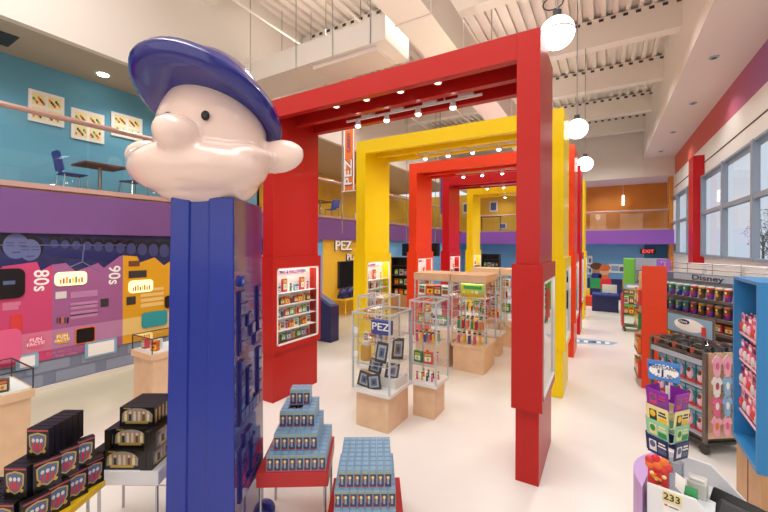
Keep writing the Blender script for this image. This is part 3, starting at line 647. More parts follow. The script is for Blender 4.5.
# far left cabinets, speakers
def cabinet_far(x, y, lab):
    o = thing('shelf_cabinet', lab, 'cabinet', (x, y, 0)); MB().box(x-.5, y-.2, 0, x+.5, y+.25, .6, 'wood_dark').build('base', o)
    q = MB().box(x-.5, y+.2, .6, x+.5, y+.25, 2.1, 'darkgrey')
    for z in (.98, 1.36, 1.74, 2.08): q.box(x-.5, y-.2, z, x+.5, y+.2, z+.025, 'darkgrey')
    for sx in (-.5, .47): q.box(x+sx, y-.2, .6, x+sx+.03, y+.2, 2.1, 'darkgrey')
    q.build('shelves', o)
    for k in range(3):
        for j in range(4): SBX[(j+k) % 6].place((x-.33+.22*j, y, .6 if k == 0 else .625+.38*k+.005), 0, 'carton in the %s' % lab, 'cartons in ' + lab, scale=(1.6, 1.6, 1.9))
cabinet_far(-6.9, 13.2, 'tall dark shelf cabinet seen right of the near yellow arch')
cabinet_far(-5.6, 21.5, 'dark shelf cabinet near the far blue wall')
for px, y in ((405, 15.5), (434, 15.5)):
    p = pY(px, 250, y); tag(MB().box(p.x-.16, y, p.z-.28, p.x+.16, y+.3, p.z+.3, 'black').cyl((p.x, y+.15, p.z+.3), (p.x, y+.15, p.z+.32), .03, 'black').build('loudspeaker', bevel=.02), 'black loudspeaker hanging %s the orange red arch pillar' % ('left of' if px < 420 else 'right of'), 'loudspeaker')
    tag(MB().cyl((p.x, y+.15, p.z+.32), (p.x, y+.15, 9.24), .015, 'steel').build('hanging_rod'), 'thin steel rod holding the loudspeaker %s the orange red pillar' % ('left of' if px < 420 else 'right of'), 'rod')

# ================================================================== DISPLAY CASES
def gcase(name, lab, x0, y0, x1, y1, zc0, zc1, shelves, fx0=None, header=0, ins=.05, deck='white'):
    """x0..y1 outline of the cabinet; plinth inset; header = wood cap height"""
    o = thing(name, lab, 'display case', ((x0+x1)/2, (y0+y1)/2, 0))
    MB().box(x0+ins, y0+ins, 0, x1-ins, y1-ins, zc0-.02, 'wood').build('plinth', o, bevel=.003)
    MB().box(x0, y0, zc0-.02, x1, y1, zc0+.03, deck if not header else 'wood').build('deck', o)
    p = .022; q = MB()
    for x in (x0, x1-p):
        for y in (y0, y1-p): q.box(x, y, zc0+.03, x+p, y+p, zc1, 'aluminium')
    zt = zc1-header
    for x in (x0, x1-p): q.box(x, y0+p, zt-p, x+p, y1-p, zt, 'aluminium')
    for y in (y0, y1-p): q.box(x0+p, y, zt-p, x1-p, y+p, zt, 'aluminium')
    q.build('frame', o)
    g = .004
    for a in ((x0+p, y0+.008, x1-p, y0+.008+g), (x0+p, y1-.012, x1-p, y1-.008), (x0+.008, y0+p, x0+.012, y1-p), (x1-.012, y0+p, x1-.008, y1-p)):
        MB().box(a[0], a[1], zc0+.03, a[2], a[3], zt-p, 'glass').build('glass_side', o)
    for z in shelves: MB().box(x0+.025, y0+.025, z-.008, x1-.025, y1-.025, z, 'glass').box(x0+.014, y0+.014, z-.010, x1-.014, y0+.025, z, 'headersilver').box(x1-.025, y0+.025, z-.010, x1-.014, y1-.025, z, 'headersilver').build('shelf', o)
    if header:
        MB().box(x0-.01, y0-.01, zt, x1+.01, y1+.01, zc1+.01, 'wood').build('header', o, bevel=.003)
        MB().box(x0+.1, y0+.1, zt-.012, x1-.1, y1-.1, zt-.001, 'softlamp').build('light_panel', o)
    else: MB().box(x0+.02, y0+.02, zc1-.012, x1-.02, y1-.02, zc1-.006, 'glass').build('glass_top', o)
    return o
# A: nearest case
gcase('glass_case', 'nearest tall glass case with black picture frames on a pale wood plinth', -3.12, 4.36, -2.49, 5.06, .52, 1.64, [.92, 1.29])
pf = thing('framed_picture', 'x', 'picture')
q = MB(); q.box(-.09, 0, 0, .09, .018, .025, 'darkgrey').box(-.09, 0, .155, .09, .018, .18, 'darkgrey').box(-.09, 0, .025, -.065, .018, .155, 'darkgrey').box(.065, 0, .025, .09, .018, .155, 'darkgrey'); q.build('frame', pf, local=True)
q = MB(); q.box(-.065, .006, .025, .065, .012, .155, 'headersilver').box(-.04, .004, .045, .04, .006, .13, 'bluegrey').ell((0, .004, .085), (.02, .003, .025), 'darkgrey', 8, 6); q.build('print', pf, local=True)
PF = Proto(pf)
for (x, y, z, rz, lab) in ((-3.0, 4.46, .55, -.05, 'black framed print leaning at the lower left of the nearest case'), (-2.79, 4.45, .55, .15, 'black framed print leaning at the lower right of the nearest case'), (-2.93, 4.66, .70, .05, 'black framed print standing higher in the middle of the nearest case')):
    PF.place((x, y, z), rot=(-.2, (.12 if x < -2.8 else -.2), rz), label=lab, scale=(1.15, 1.15, 1.15))
PF.place((-2.60, 4.60, .70), rot=(-.15, .25, .9), label='black framed print turned sideways at the right of the nearest case', scale=(1.15, 1.15, 1.15))
tag(MB().box(-2.98, 4.60, .55, -2.52, 4.95, .69, 'white').build('riser_block'), 'low white riser block inside the nearest case', 'riser')
q = MB(); q.lathe([(.065, 0), (.075, .01), (.075, .20), (.06, .225), (.05, .23)], (-2.98, 4.52, .92), 'jar_amber', 20); q.lathe([(.06, .23), (.06, .27), (.055, .275)], (-2.98, 4.52, .92), 'paleglow', 20)
tag(q.build('candy_jar', smooth=True), 'amber candy jar with pale lid on the middle shelf of the nearest case', 'jar')
PF.place((-2.74, 4.52, .92), rot=(-.1, .12, .2), label='tall black framed print on the middle shelf of the nearest case', scale=(.95, 1.2, 1.6))
PF.place((-2.60, 4.78, .92), rot=(-.1, .12, .9), label='black framed print at the back of the middle shelf of the nearest case', scale=(1.0, 1.2, 1.7))
o = thing('candy_carton', 'blue carton with white letters PEZ on the top shelf of the nearest case', 'box', (-2.75, 4.62, 1.29))
MB().box(-2.93, 4.58, 1.30, -2.62, 4.68, 1.50, 'royal').build('carton', o); MB().text('PEZ', (-2.775, 4.578, 1.41), (1,0,0), (0,0,1), .15, 'paper', .01, 1.2).build('word', o)
for k, z in enumerate((.99, 1.33)): tag(MB().box(-3.10, 4.375, z, -3.03, 4.385, z+.08, 'paper').build('label_card'), 'small white label card on the left glass of the nearest case, %s one' % ('lower' if k == 0 else 'upper'), 'card')
# B: second case
gcase('glass_case', 'narrow tall glass case right behind the nearest case', -2.56, 5.07, -2.11, 5.58, .50, 1.76, [.80, 1.12, 1.42])
def fill(x0, x1, ys, z, n, what, lab, grp, sc=1.0):
    for j in range(n):
        x = x0+(x1-x0)*(j+.5)/n; y = ys[j % len(ys)]
        (DISP if what == 'd' or (what == 'm' and j % 2) else SBX)[(j*5+int(z*10)) % 6].place((x, y, z), .15*((j % 3)-1), lab, grp, scale=(sc, sc, sc))
fill(-2.5, -2.17, (5.2, 5.35), .53, 8, 'd', 'small dispenser at the bottom of the narrow case', 'bottom row in the narrow case', 1.1)
fill(-2.5, -2.17, (5.2, 5.35), .80, 4, 'm', 'small toy on the lowest shelf of the narrow case', 'lowest shelf in the narrow case', 1.4)
fill(-2.5, -2.17, (5.2, 5.35), 1.12, 10, 'd', 'colourful dispenser on the middle shelf of the narrow case', 'middle shelf in the narrow case', 1.5)
q = MB(); q.ell((0, 0, .09), (.06, .05, .09), 'paleglow', 14, 10).ell((0, -.005, .2), (.055, .05, .055), 'wood_dark', 14, 10).ell((-.045, 0, .25), (.02, .015, .02), 'wood_dark', 8, 6).ell((.045, 0, .25), (.02, .015, .02), 'wood_dark', 8, 6).ell((0, -.05, .19), (.022, .02, .018), 'cream', 8, 6)
q.ell((-.07, -.02, .12), (.02, .03, .04), 'wood_dark', 8, 6).ell((.07, -.02, .12), (.02, .03, .04), 'wood_dark', 8, 6).ell((-.04, -.06, .02), (.025, .04, .02), 'wood_dark', 8, 6).ell((.04, -.06, .02), (.025, .04, .02), 'wood_dark', 8, 6)
o = tag(q.build('soft_toy', smooth=True), 'small brown and white toy bear on the top shelf of the narrow case', 'toy'); o.location = (-2.32, 5.25, 1.42)
# C: small case behind A, near the yellow pillar
gcase('glass_case', 'glass case standing before the near yellow pillar', -3.58, 5.15, -3.06, 5.72, .55, 1.74, [.95, 1.35])
fill(-3.5, -3.15, (5.3, 5.45), 1.35, 6, 'm', 'small toy on the top shelf of the case by the yellow pillar', 'top shelf by the yellow pillar', 1.3)
fill(-3.5, -3.15, (5.3, 5.45), .95, 6, 'm', 'small toy on the middle shelf of the case by the yellow pillar', 'middle shelf by the yellow pillar', 1.3)
# D,E: wide cases with wood headers
def wide(x0, y0, x1, y1, lab, tall=True):
    gcase('header_case', lab, x0, y0, x1, y1, .52, 1.98, [.86, 1.24, 1.50], header=.13, ins=.03)
wide(-2.74, 7.38, -2.03, 8.25, 'wide glass case with wood header and lit green poster box')
wide(-3.62, 7.42, -2.80, 8.25, 'wide glass case with wood header left of the one with the green box')
o = thing('poster_box', 'green and yellow poster box on the top shelf of the wide case', 'box', (-2.35, 7.6, 1.50)); MB().box(-2.62, 7.6, 1.51, -2.10, 7.7, 1.78, 'lime').build('carton', o)
q = MB().box(-2.55, 7.595, 1.68, -2.17, 7.6, 1.75, 'green').box(-2.6, 7.594, 1.52, -2.12, 7.6, 1.57, 'amber'); 
for k in range(5): q.ell((-2.54+.09*k, 7.594, 1.62), (.035, .003, .035), ['cream', 'yellow', 'cream', 'paper', 'mintgreen'][k], 10, 6)
q.build('cover_art', o)
fill(-2.66, -2.1, (7.55, 7.75), 1.24, 12, 'd', 'tiny dispenser on the second shelf of the green box case', 'second shelf, green box case', 1.3)
fill(-2.66, -2.1, (7.55, 7.75), .86, 12, 'd', 'dispenser on the third shelf of the green box case', 'third shelf, green box case', 2.2)
fill(-2.66, -2.1, (7.55, 7.75), .55, 10, 'd', 'dispenser at the bottom of the green box case', 'bottom, green box case', 2.2)
fill(-3.52, -2.88, (7.55, 7.75), 1.50, 7, 's', 'toy carton on the top shelf of the left wide case', 'top shelf, left wide case', 1.8)
fill(-3.52, -2.88, (7.55, 7.75), 1.24, 8, 'd', 'dispenser on the second shelf of the left wide case', 'second shelf, left wide case', 1.8)
fill(-3.52, -2.88, (7.55, 7.75), .86, 8, 'm', 'toy on the third shelf of the left wide case', 'third shelf, left wide case', 1.8)
# far cases F, G
wide(-3.05, 9.75, -2.35, 10.4, 'wood headed glass case beyond the wide pair, left one')
wide(-2.28, 9.75, -1.7, 10.4, 'wood headed glass case beyond the wide pair, partly behind the red pillar')
for x0, nm_ in ((-3.0, 'left'), (-2.24, 'right')):
    fill(x0, x0+.55, (9.95, 10.1), 1.50, 5, 'm', 'toy on the top shelf of the %s far header case' % nm_, 'top shelf, %s far header case' % nm_, 1.9)
    fill(x0, x0+.55, (9.95, 10.1), 1.24, 5, 'd', 'dispenser on the second shelf of the %s far header case' % nm_, 'second shelf, %s far header case' % nm_, 2.0)
    fill(x0, x0+.55, (9.95, 10.1), .86, 5, 'm', 'toy on the third shelf of the %s far header case' % nm_, 'third shelf, %s far header case' % nm_, 1.9)
gcase('glass_case', 'slim glass case between the wide pair and the far header cases', -2.55, 8.75, -2.05, 9.25, .5, 1.9, [.9, 1.25, 1.55])
fill(-2.5, -2.1, (8.9,), 1.25, 4, 'm', 'toy in the slim case behind the wide pair', 'slim case toys', 1.7); fill(-2.5, -2.1, (8.9,), .9, 4, 'm', 'toy low in the slim case behind the wide pair', 'slim case lower toys', 1.7)

# low vitrines on pedestals at the left
def vitrine(lab, x0, y0, x1, y1, zt, zg, goods):
    o = thing('pedestal_vitrine', lab, 'display case', ((x0+x1)/2, (y0+y1)/2, 0))
    MB().box(x0+.03, y0+.03, 0, x1-.03, y1-.03, zt-.1, 'wood').build('pedestal', o, bevel=.003); MB().box(x0, y0, zt-.1, x1, y1, zt, 'wood').build('table_ledge', o, bevel=.003)
    e = .012; q = MB()
    for x in (x0+.01, x1-.01-e):
        for y in (y0+.01, y1-.01-e): q.box(x, y, zt, x+e, y+e, zg, 'darkgrey')
    for y in (y0+.01, y1-.01-e): q.box(x0+.022, y, zg-e, x1-.022, y+e, zg, 'darkgrey')
    for x in (x0+.01, x1-.01-e): q.box(x, y0+.022, zg-e, x+e, y1-.022, zg, 'darkgrey')
    q.build('edge_frame', o)
    MB().box(x0+.02, y0+.02, zt, x1-.02, y0+.024, zg-e, 'rail_glass').box(x1-.024, y0+.024, zt, x1-.02, y1-.02, zg-e, 'rail_glass').box(x0+.02, y0+.024, zt, x0+.024, y1-.02, zg-e, 'rail_glass').box(x0+.02, y0+.02, zg-.006, x1-.02, y1-.02, zg-.002, 'rail_glass').build('glass_cover', o)
    MB().box(x0+.03, y0+.03, zt, x1-.03, y1-.03, zt+.01, 'paper').build('display_board', o)
vitrine('pale wood pedestal vitrine half hidden behind the giant dispenser', -6.55, 3.06, -5.93, 3.7, .9, 1.14, 0)
vitrine('pale wood pedestal vitrine at the left edge of the picture', -6.5, 1.0, -5.74, 1.66, .9, 1.14, 0)
for k, (x, y, c) in enumerate(((-6.38, 3.2, 0), (-6.2, 3.3, 3), (-6.1, 3.2, 1), (-6.05, 3.45, 5))): SBX[c].place((x, y, .91), .3*k, 'small toy pack inside the vitrine beside the giant dispenser', 'packs in the vitrine beside the dispenser', scale=(1, 2, 1.3))
toy = MB().cyl((0, 0, .03), (.0, .28, .05), .03, 'yellow_table', 10).cyl((0, .28, .05), (0, .36, .05), .012, 'red_pack', 8).box(-.02, .02, 0, .02, .08, .09, 'black'); o = tag(toy.build('toy_blaster'), 'yellow and red toy blaster lying in the left vitrine', 'toy'); o.location = (-6.15, 1.18, .915); o.rotation_euler = (0, 0, -.9)
for k, (x, y, c) in enumerate(((-5.88, 1.42, 5), (-5.95, 1.25, 4))): SBX[c].place((x, y, .91), 1.2, 'dark toy pack beside the blaster in the left vitrine', 'packs in the left vitrine', scale=(1, 2, 1.2))

# ================================================================== BLUE BOX STACKS ON RED TABLE
def steel_table(name, lab, M0, w_, d_, z, apr, c, legc='chrome'):
    o = thing(name, lab, 'table', M0[0], M0[1])
    MB().box(-w_/2, -d_/2, z-apr, w_/2, d_/2, z, c).build('tabletop', o, local=True, bevel=.004)
    for x in (-w_/2+.03, w_/2-.03):
        for y in (-d_/2+.03, d_/2-.03): MB().cyl((x, y, 0), (x, y, z-apr), .013, legc, 10).build('leg', o, local=True)
    for y in (-d_/2+.03, d_/2-.03): MB().cyl((-w_/2+.03, y, .22), (w_/2-.03, y, .22), .008, legc, 8).build('stretcher', o, local=True)
    return o
TR = (cw(-.800, 3.52), YAW+.04)
steel_table('display_table', 'red topped display table with chrome legs under the blue box pyramid', TR, .62, .60, .62, .13, 'red_paint')
b_ = MB().box(-.031, -.033, 0, .031, .033, .143, 'skyblue')
b_.box(-.027, -.0345, .012, .027, -.033, .112, 'box_dark').box(-.027, -.0355, .122, .027, -.033, .132, 'dull_lime').box(-.027, -.0355, .006, .027, -.033, .014, 'pinkfig')
b_.box(-.008, -.037, .03, .008, -.034, .07, 'skyblue').ell((0, -.036, .085), (.012, .004, .014), 'cream', 8, 6).box(-.0235, -.036, .04, -.018, -.034, .1, 'orange')
b_.box(-.026, -.028, .143, .026, .028, .1445, 'sky_dark').box(-.023, -.025, .1445, .023, .025, .1455, 'skyblue')
BB = mesh_thing('toy_box', b_, 'box')
def stack(T, cx, cy, nx, ny, z, lab, grp, hx=0, hy=0, h0=(0, 0), back=False):
    """grid of boxes; inner ones hidden under the next tier are left out"""
    for i in range(nx):
        for j in range(ny):
            if hx and h0[0] <= i < h0[0]+hx and h0[1] <= j < h0[1]+hy: continue
            lx = cx+(i-(nx-1)/2)*.0645; ly = cy+j*.069
            p = Vector(T[0])+Matrix.Rotation(T[1], 3, 'Z') @ Vector((lx, ly, 0)); p.z = z
            BB.place(p, T[1]+random.uniform(-.02, .02), lab, grp)
stack(TR, 0.03, -.25, 8, 8, .62, 'pale blue toy box in the bottom tier of the pyramid on the red table', 'toy boxes, pyramid bottom tier', 4, 5, (1, 2))
stack(TR, 0.01, -.18, 6, 7, .766, 'pale blue toy box in the second tier of the pyramid on the red table', 'toy boxes, pyramid second tier', 3, 4, (1, 2))
stack(TR, 0.0, -.06, 5, 5, .912, 'pale blue toy box in the third tier of the pyramid on the red table', 'toy boxes, pyramid third tier', 2, 2, (1, 1))
stack(TR, 0.0, .08, 3, 2, 1.058, 'pale blue toy box on the very top of the pyramid on the red table', 'toy boxes, pyramid top')
T2 = (cw(-.155, 3.40), YAW+.02)
steel_table('display_table', 'lower red topped display table in front of the pyramid table', T2, .66, .66, .26, .10, 'red_paint')
stack(T2, -.0, -.30, 8, 8, .26, 'pale blue toy box at the bottom of the right hand stack', 'toy boxes, right stack bottom tier', 6, 6, (1, 1))
stack(T2, -.0, -.27, 8, 8, .406, 'pale blue toy box in the middle tier of the right hand stack', 'toy boxes, right stack middle tier', 5, 5, (1, 2))
stack(T2, .0, -.24, 7, 8, .552, 'pale blue toy box in the top tier of the right hand stack', 'toy boxes, right stack top tier')

# ================================================================== BLACK BOXES ON WHITE TABLE
TW = (cw(-2.26, 3.44), YAW)
steel_table('display_table', 'white topped display table with thin steel legs beside the giant dispenser', TW, .66, .5, .64, .12, 'tablewhite')
def wide_box():
    w_, h_, d_ = .31, .165, .05
    q = MB().box(-w_/2, -d_/2, 0, w_/2, d_/2, h_, 'boxblack')
    P = [(-.135, -d_/2, .035), (.135, -d_/2, .035), (.14, -d_/2, .10)]+[(.13*math.cos(math.radians(a)), -d_/2, .10+.058*math.sin(math.radians(a))) for a in range(15, 166, 15)]+[(-.13, -d_/2, .10)]
    q.prism(P, (0, -.002, 0), 'windowbeige')
    for k in range(6):
        x = -.1+.04*k; q.box(x-.011, -d_/2-.004, .045, x+.011, -d_/2-.002, .105, ['cream', 'darkgrey', 'paleglow', 'wood', 'fig_brown', 'cream'][k]); q.ell((x, -d_/2-.003, .118), (.011, .003, .014), 'skin_flat', 8, 6)
    q.box(-.10, -d_/2-.005, .022, .10, -d_/2, .044, 'gold').box(w_/2, -.01, .02, w_/2+.001, .01, .14, 'gold').box(-.12, -d_/2-.003, .152, -.06, -d_/2, .160, 'gold')
    return mesh_thing('gift_box', q, 'box')
WB = wide_box()
def put(P, T, lx, ly, z, rz=0, **k):
    p = Vector(T[0])+Matrix.Rotation(T[1], 3, 'Z') @ Vector((lx, ly, 0)); p.z = z
    return P.place(p, T[1]+rz, **k)
for t, (z, nf, fl, fr_, x0) in enumerate(((.64, 6, 2, 2, .0), (.806, 6, 1, 2, .035), (.972, 6, 0, 0, .06))):
    tn = ['bottom', 'middle', 'top'][t]
    for j in range(nf):
        put(WB, TW, x0, -.2+.053*j+.05*t, z, label='wide black gift box facing front, %s tier of the white table stack' % tn, group='gift boxes facing front, %s tier, white table' % tn)
    for j in range(fl): put(WB, TW, x0-.18-.053*j, -.08+.03*t, z, PI/2, label='wide black gift box set edge on, left end of the %s tier' % tn, group='edge on gift boxes left, %s tier' % tn)
    for j in range(fr_): put(WB, TW, x0+.185+.053*j, -.08, z, PI/2, label='wide black gift box set edge on, right end of the %s tier' % tn, group='edge on gift boxes right, %s tier' % tn)
# ================================================================== SHIELD BOXES ON YELLOW TABLE
TY = (cw(-2.68, 2.74), YAW)
steel_table('display_table', 'yellow topped display table under the black shield boxes at lower left', TY, .80, .62, .66, .05, 'yellow_table')
def shield_box():
    w_, h_, d_ = .155, .195, .046
    q = MB().box(-w_/2, -d_/2, 0, w_/2, d_/2, h_, 'boxblack').box(-w_/2+.004, -d_/2-.0006, .176, w_/2-.004, -d_/2, .186, 'pinkfig')
    def sh(k, z0): return [(-.062*k, 0, z0+.05*k), (-.05*k, 0, z0+.058*k), (0, 0, z0+.07*k), (.05*k, 0, z0+.058*k), (.062*k, 0, z0+.05*k), (.058*k, 0, -.02*k+z0), (.03*k, 0, -.062*k+z0), (0, 0, -.08*k+z0), (-.03*k, 0, -.062*k+z0), (-.058*k, 0, -.02*k+z0)]
    for k, y, c in ((1, -d_/2-.001, 'gold'), (.86, -d_/2-.002, 'bluegrey')): q.prism([(x, y, z) for x, _, z in sh(k, .10)], (0, -.001, 0), c)
    for i, c in enumerate(('pinkfig', 'brightred', 'pinkfig')):
        x = -.028+.028*i; q.box(x-.009, -d_/2-.005, .05, x+.009, -d_/2-.003, .10, c); q.ell((x, -d_/2-.004, .118), (.011, .003, .014), 'paleglow', 8, 6)
    for x in (-.045, .045): q.ell((x, -d_/2-.002, .045), (.013, .002, .013), 'gold', 8, 6)
    return mesh_thing('gift_box', q, 'box')
SB = shield_box()
SS = (1, 1, 1.06)
for j in range(6): put(SB, TY, .225, -.08+.052*j, .66+.414, label='black shield gift box in the top row on the yellow table', group='shield boxes, top row', scale=SS)
for j in range(7): put(SB, TY, .175, -.19+.052*j, .66+.207, label='black shield gift box facing front, middle tier of the yellow table', group='shield boxes facing front, middle tier', scale=SS)
for j in range(3): put(SB, TY, .285+.02*j, -.10+.13*j, .66+.207, 1.0, label='black shield gift box turned to the right in the middle tier on the yellow table', group='shield boxes turned right, middle tier', scale=SS)
for j in range(8): put(SB, TY, .15, -.25+.052*j, .66, label='black shield gift box facing front, bottom tier of the yellow table', group='shield boxes facing front, bottom tier', scale=SS)
for j in range(4): put(SB, TY, .30+.015*j, -.20+.145*j, .66, 1.15, label='black shield gift box turned to the right in the bottom tier on the yellow table', group='shield boxes turned right, bottom tier', scale=SS)
for j in range(8): put(SB, TY, -.015, -.25+.052*j, .66, label='black shield gift box in the left column of the bottom tier', group='shield boxes, left column bottom', scale=SS)
for j in range(3): put(SB, TY, -.18, -.25+.12*j, .66, label='black shield gift box at the left edge of the yellow table', group='shield boxes, left edge', scale=SS)

# ================================================================== CEILING: ducts, globes
q = thing('air_duct', 'large white box duct crossing the ceiling above the giant head', 'duct', (-5.5, 7, 6.8))
MB().box(-8.3, 6.5, 6.8, -3.85, 7.55, 7.32, 'offwhite').build('duct_box', q); MB().box(-5.9, 6.62, 6.70, -4.15, 7.4, 6.8, 'ceilpink').build('lower_box', q)
for x in (-7.9, -6.3, -5.2, -4.2):
    for y in (6.48, 7.57): MB().cyl((x, y, 6.78), (x, y, 9.24), .012, 'steel', 6).build('hanger', q)
q = thing('air_duct', 'white box duct running lengthwise over the arches', 'duct', (-3.1, 9, 6.8))
MB().box(-3.45, 2.5, 6.8, -2.72, 22.5, 7.6, 'offwhite').build('duct_box', q)
for y in (4.7, 10.3, 14.8, 18.5):
    for x in (-3.48, -2.69): MB().cyl((x, y, 6.8), (x, y, 9.24), .012, 'steel', 6).build('hanger', q)
for y in (4.2, 6.2, 8.0, 10.5, 13, 15.5, 18): MB().box(-3.47, y, 6.78, -2.70, y+.05, 7.62, 'ceilpink').build('joint', q)
tag(MB().cyl((-7.2, 2.5, 8.1), (-7.2, 22, 8.1), .03, 'ceil').cyl((-7.2, 8, 8.1), (-7.2, 8, 9.22), .01, 'steel', 6).build('conduit_pipe'), 'thin white pipe running lengthwise by the left bulkhead', 'pipe')
tag(MB().cyl((-5.0, 2.5, 7.9), (-5.0, 22, 7.9), .03, 'offwhite').cyl((-5, 8.2, 7.9), (-5, 8.2, 9.22), .01, 'steel', 6).build('conduit_pipe'), 'thin pipe running lengthwise behind the box duct', 'pipe')
for k, (px, py, dd) in enumerate(((557, 33, 34), (577, 129, 21), (585, 164, 15.5))):
    p = EYE+ray(px, py)*(FPX*.46/dd)
    o = thing('globe_pendant', '%s glowing white globe pendant right of the arches' % ['large nearest', 'middle', 'small farthest'][k], 'light', p, group='globe pendants')
    MB().ell((0, 0, 0), (.22, .22, .21), 'globe', 28, 18).build('globe', o, local=True, smooth=True); MB().lathe([(.222, -.012), (.226, 0), (.222, .012)], (0, 0, 0), 'paleglow', 32).build('seam_ring', o, local=True)
    MB().cyl((0, 0, .19), (0, 0, .30), .055, 'darkgrey', 12).build('socket', o, local=True)
    MB().cyl((0, 0, .30), (0, 0, 8.45-p.z), .012, 'steel', 8).build('stem', o, local=True)
    if k == 0:
        P = [(-.05+.13*math.cos(a/6*PI), 0, .42+.09*math.sin(a/6*PI)) for a in range(0, 13)]
        MB().path(P, .009, 'darkgrey', 6).build('cable_loop', o, local=True)
for k, (px, py) in enumerate(((714, 57), (693, 103), (673, 132), (661, 151), (652, 166))):
    p = pz(px, py, 7.2); tag(MB().cyl((p.x, p.y, 7.17), (p.x, p.y, 7.2), .10, 'headersilver', 18).cyl((p.x, p.y, 7.165), (p.x, p.y, 7.17), .06, 'darkgrey', 14).build('recessed_light'), 'round recessed light in the soffit over the windows, number %s from the near end' % ['one', 'two', 'three', 'four', 'five'][k], 'light', 'soffit recessed lights')
p = pz(103, 74.5, 6.28); tag(MB().cyl((p.x, p.y, 6.265), (p.x, p.y, 6.28), .10, 'lamp', 18).build('recessed_light'), 'glowing round recessed light in the ceiling over the upstairs prints', 'light')
p = pz(2, 38, 6.28); tag(MB().box(p.x-.3, p.y-.15, 6.265, p.x+.3, p.y+.15, 6.28, 'darkgrey').build('air_vent'), 'dark air vent in the ceiling over the upper floor at the left edge', 'vent')

# ================================================================== FAR KIDS AREA
ky = 21.0
o = thing('colour_block_wall', 'low partition of red, green, blue and yellow squares before the far blue wall', 'partition', (-.2, ky, 0))
xa, xb = pY(560, 285, ky).x, pY(634, 285, ky).x; nn_ = 7; cols = [['royal', 'green', 'yellow_table', 'navy', 'green', 'navy', 'green'], ['yellow_table', 'brightred', 'navy', 'green', 'brightred', 'navy', 'yellow_table']]
MB().box(xa, ky, 0, xb, ky+.15, 1.0, 'navy').build('core', o)
for r in range(2):
    for c in range(nn_): MB().box(xa+(xb-xa)*c/nn_, ky-.02, .5*r+.005, xa+(xb-xa)*(c+1)/nn_-.01, ky, .5*r+.5, cols[r][c]).build('colour_tile', o)
o = thing('play_desk', 'navy play desk in front of the coloured squares', 'desk', cw(8.8, 14.9)); p = pz(608, 312); 
MB().box(p.x-.55, p.y, 0, p.x+.35, p.y+.7, .62, 'navy').build('cabinet', o); MB().box(p.x-.55, p.y-.1, .62, p.x+.35, p.y+.75, .68, 'royal').build('tabletop', o)
MB().box(p.x-.2, p.y+.3, .72, p.x+.3, p.y+.34, 1.05, 'paper').box(p.x, p.y+.31, .68, p.x+.1, p.y+.33, .72, 'darkgrey').build('screen', o)
p = pz(591, 306); tag(MB().box(p.x-.45, p.y, 0, p.x+.4, p.y+.5, .42, 'orange_panel').build('cube_seat', bevel=.03), 'orange cube seat beside the navy play desk', 'seat')
o = thing('cartoon_cutout', 'flat cutout of two children on the far blue wall', 'wall art', (.2, 24.95, 1.4))
for px, py, hc, sc_ in ((596.5, 269, 'brown', 'wood_dark'), (604, 270.5, 'orange', 'skin_flat')):
    p = pY(px, py, 24.95); MB().ell(p, (.30, .02, .32), sc_, 18, 12).ell(p+Vector((0, -.02, .16)), (.33, .02, .2), hc, 18, 10).box(p.x-.25, 24.93, p.z-.65, p.x+.25, 24.97, p.z-.25, 'royal' if hc == 'brown' else 'orange').build('child_figure', o)
for k, (px, py, w_) in enumerate(((617, 268.5, .8), (587.5, 260, .5), (587.5, 270, .5))):
    p = pY(px, py, 24.95); tag(MB().box(p.x-w_/2, 24.93, p.z-.25, p.x+w_/2, 25, p.z+.25, 'white').box(p.x-w_*.35, 24.92, p.z-.15, p.x+w_*.1, 24.93, p.z+.15, 'skyblue').box(p.x+w_*.15, 24.92, p.z-.15, p.x+w_*.38, 24.93, p.z+.1, 'bluegrey').build('wall_poster'), 'white poster on the far blue wall, %s' % ['right of the two children', 'upper one left of the children', 'lower one left of the children'][k], 'poster')
p = pY(648, 251.5, 24.9); o = thing('exit_sign', 'red EXIT sign in the far teal corner', 'sign', p); MB().box(p.x-.35, 24.9, p.z-.13, p.x+.35, 24.98, p.z+.13, 'darkgrey').build('housing', o); MB().text('EXIT', (p.x, 24.89, p.z), (1,0,0), (0,0,1), .26, 'exit', .02).build('word', o)
dy = 16.5; xa, xb = pY(624.5, 270, dy).x, pY(634.8, 270, dy).x; tag(MB().box(xa, dy, 0, xb, dy+1.0, 2.12, 'green_panel').build('end_panel', bevel=.01), 'lime green end panel standing before the far blue wall', 'panel')
# far shelf row between green panel and orange panel, with purple panel
xa, xb = pY(636, 262, 16.2).x, pY(668, 262, 16.2).x
o = thing('shelf_unit', 'grey shelf unit with a pale header beyond the orange end panel', 'shelf', ((xa+xb)/2, 16.4, 0)); MB().box(xa, 16.3, 0, xb, 16.6, 2.15, 'headersilver').build('back_panel', o)
for z in (.4, .85, 1.3, 1.7): MB().box(xa, 16.0, z, xb, 16.3, z+.03, 'rackmetal').build('shelf', o)
for z, zz in ((.43, 0), (.88, 1), (1.33, 2)):
    for j in range(6): SBX[(j+zz) % 6].place((xa+.12+(xb-xa-.2)*j/6, 16.15, z), 0, 'carton on the grey shelf unit beyond the orange panel', 'cartons on the far grey unit', scale=(1.5, 1.5, 2.2))
xa, xb = pY(657, 262, 15).x, pY(671, 262, 15).x
tag(MB().box(xa, 15, 0, xb, 15.15, 2.17, 'purple_bright').build('end_panel'), 'purple end panel behind the orange end panel', 'panel')
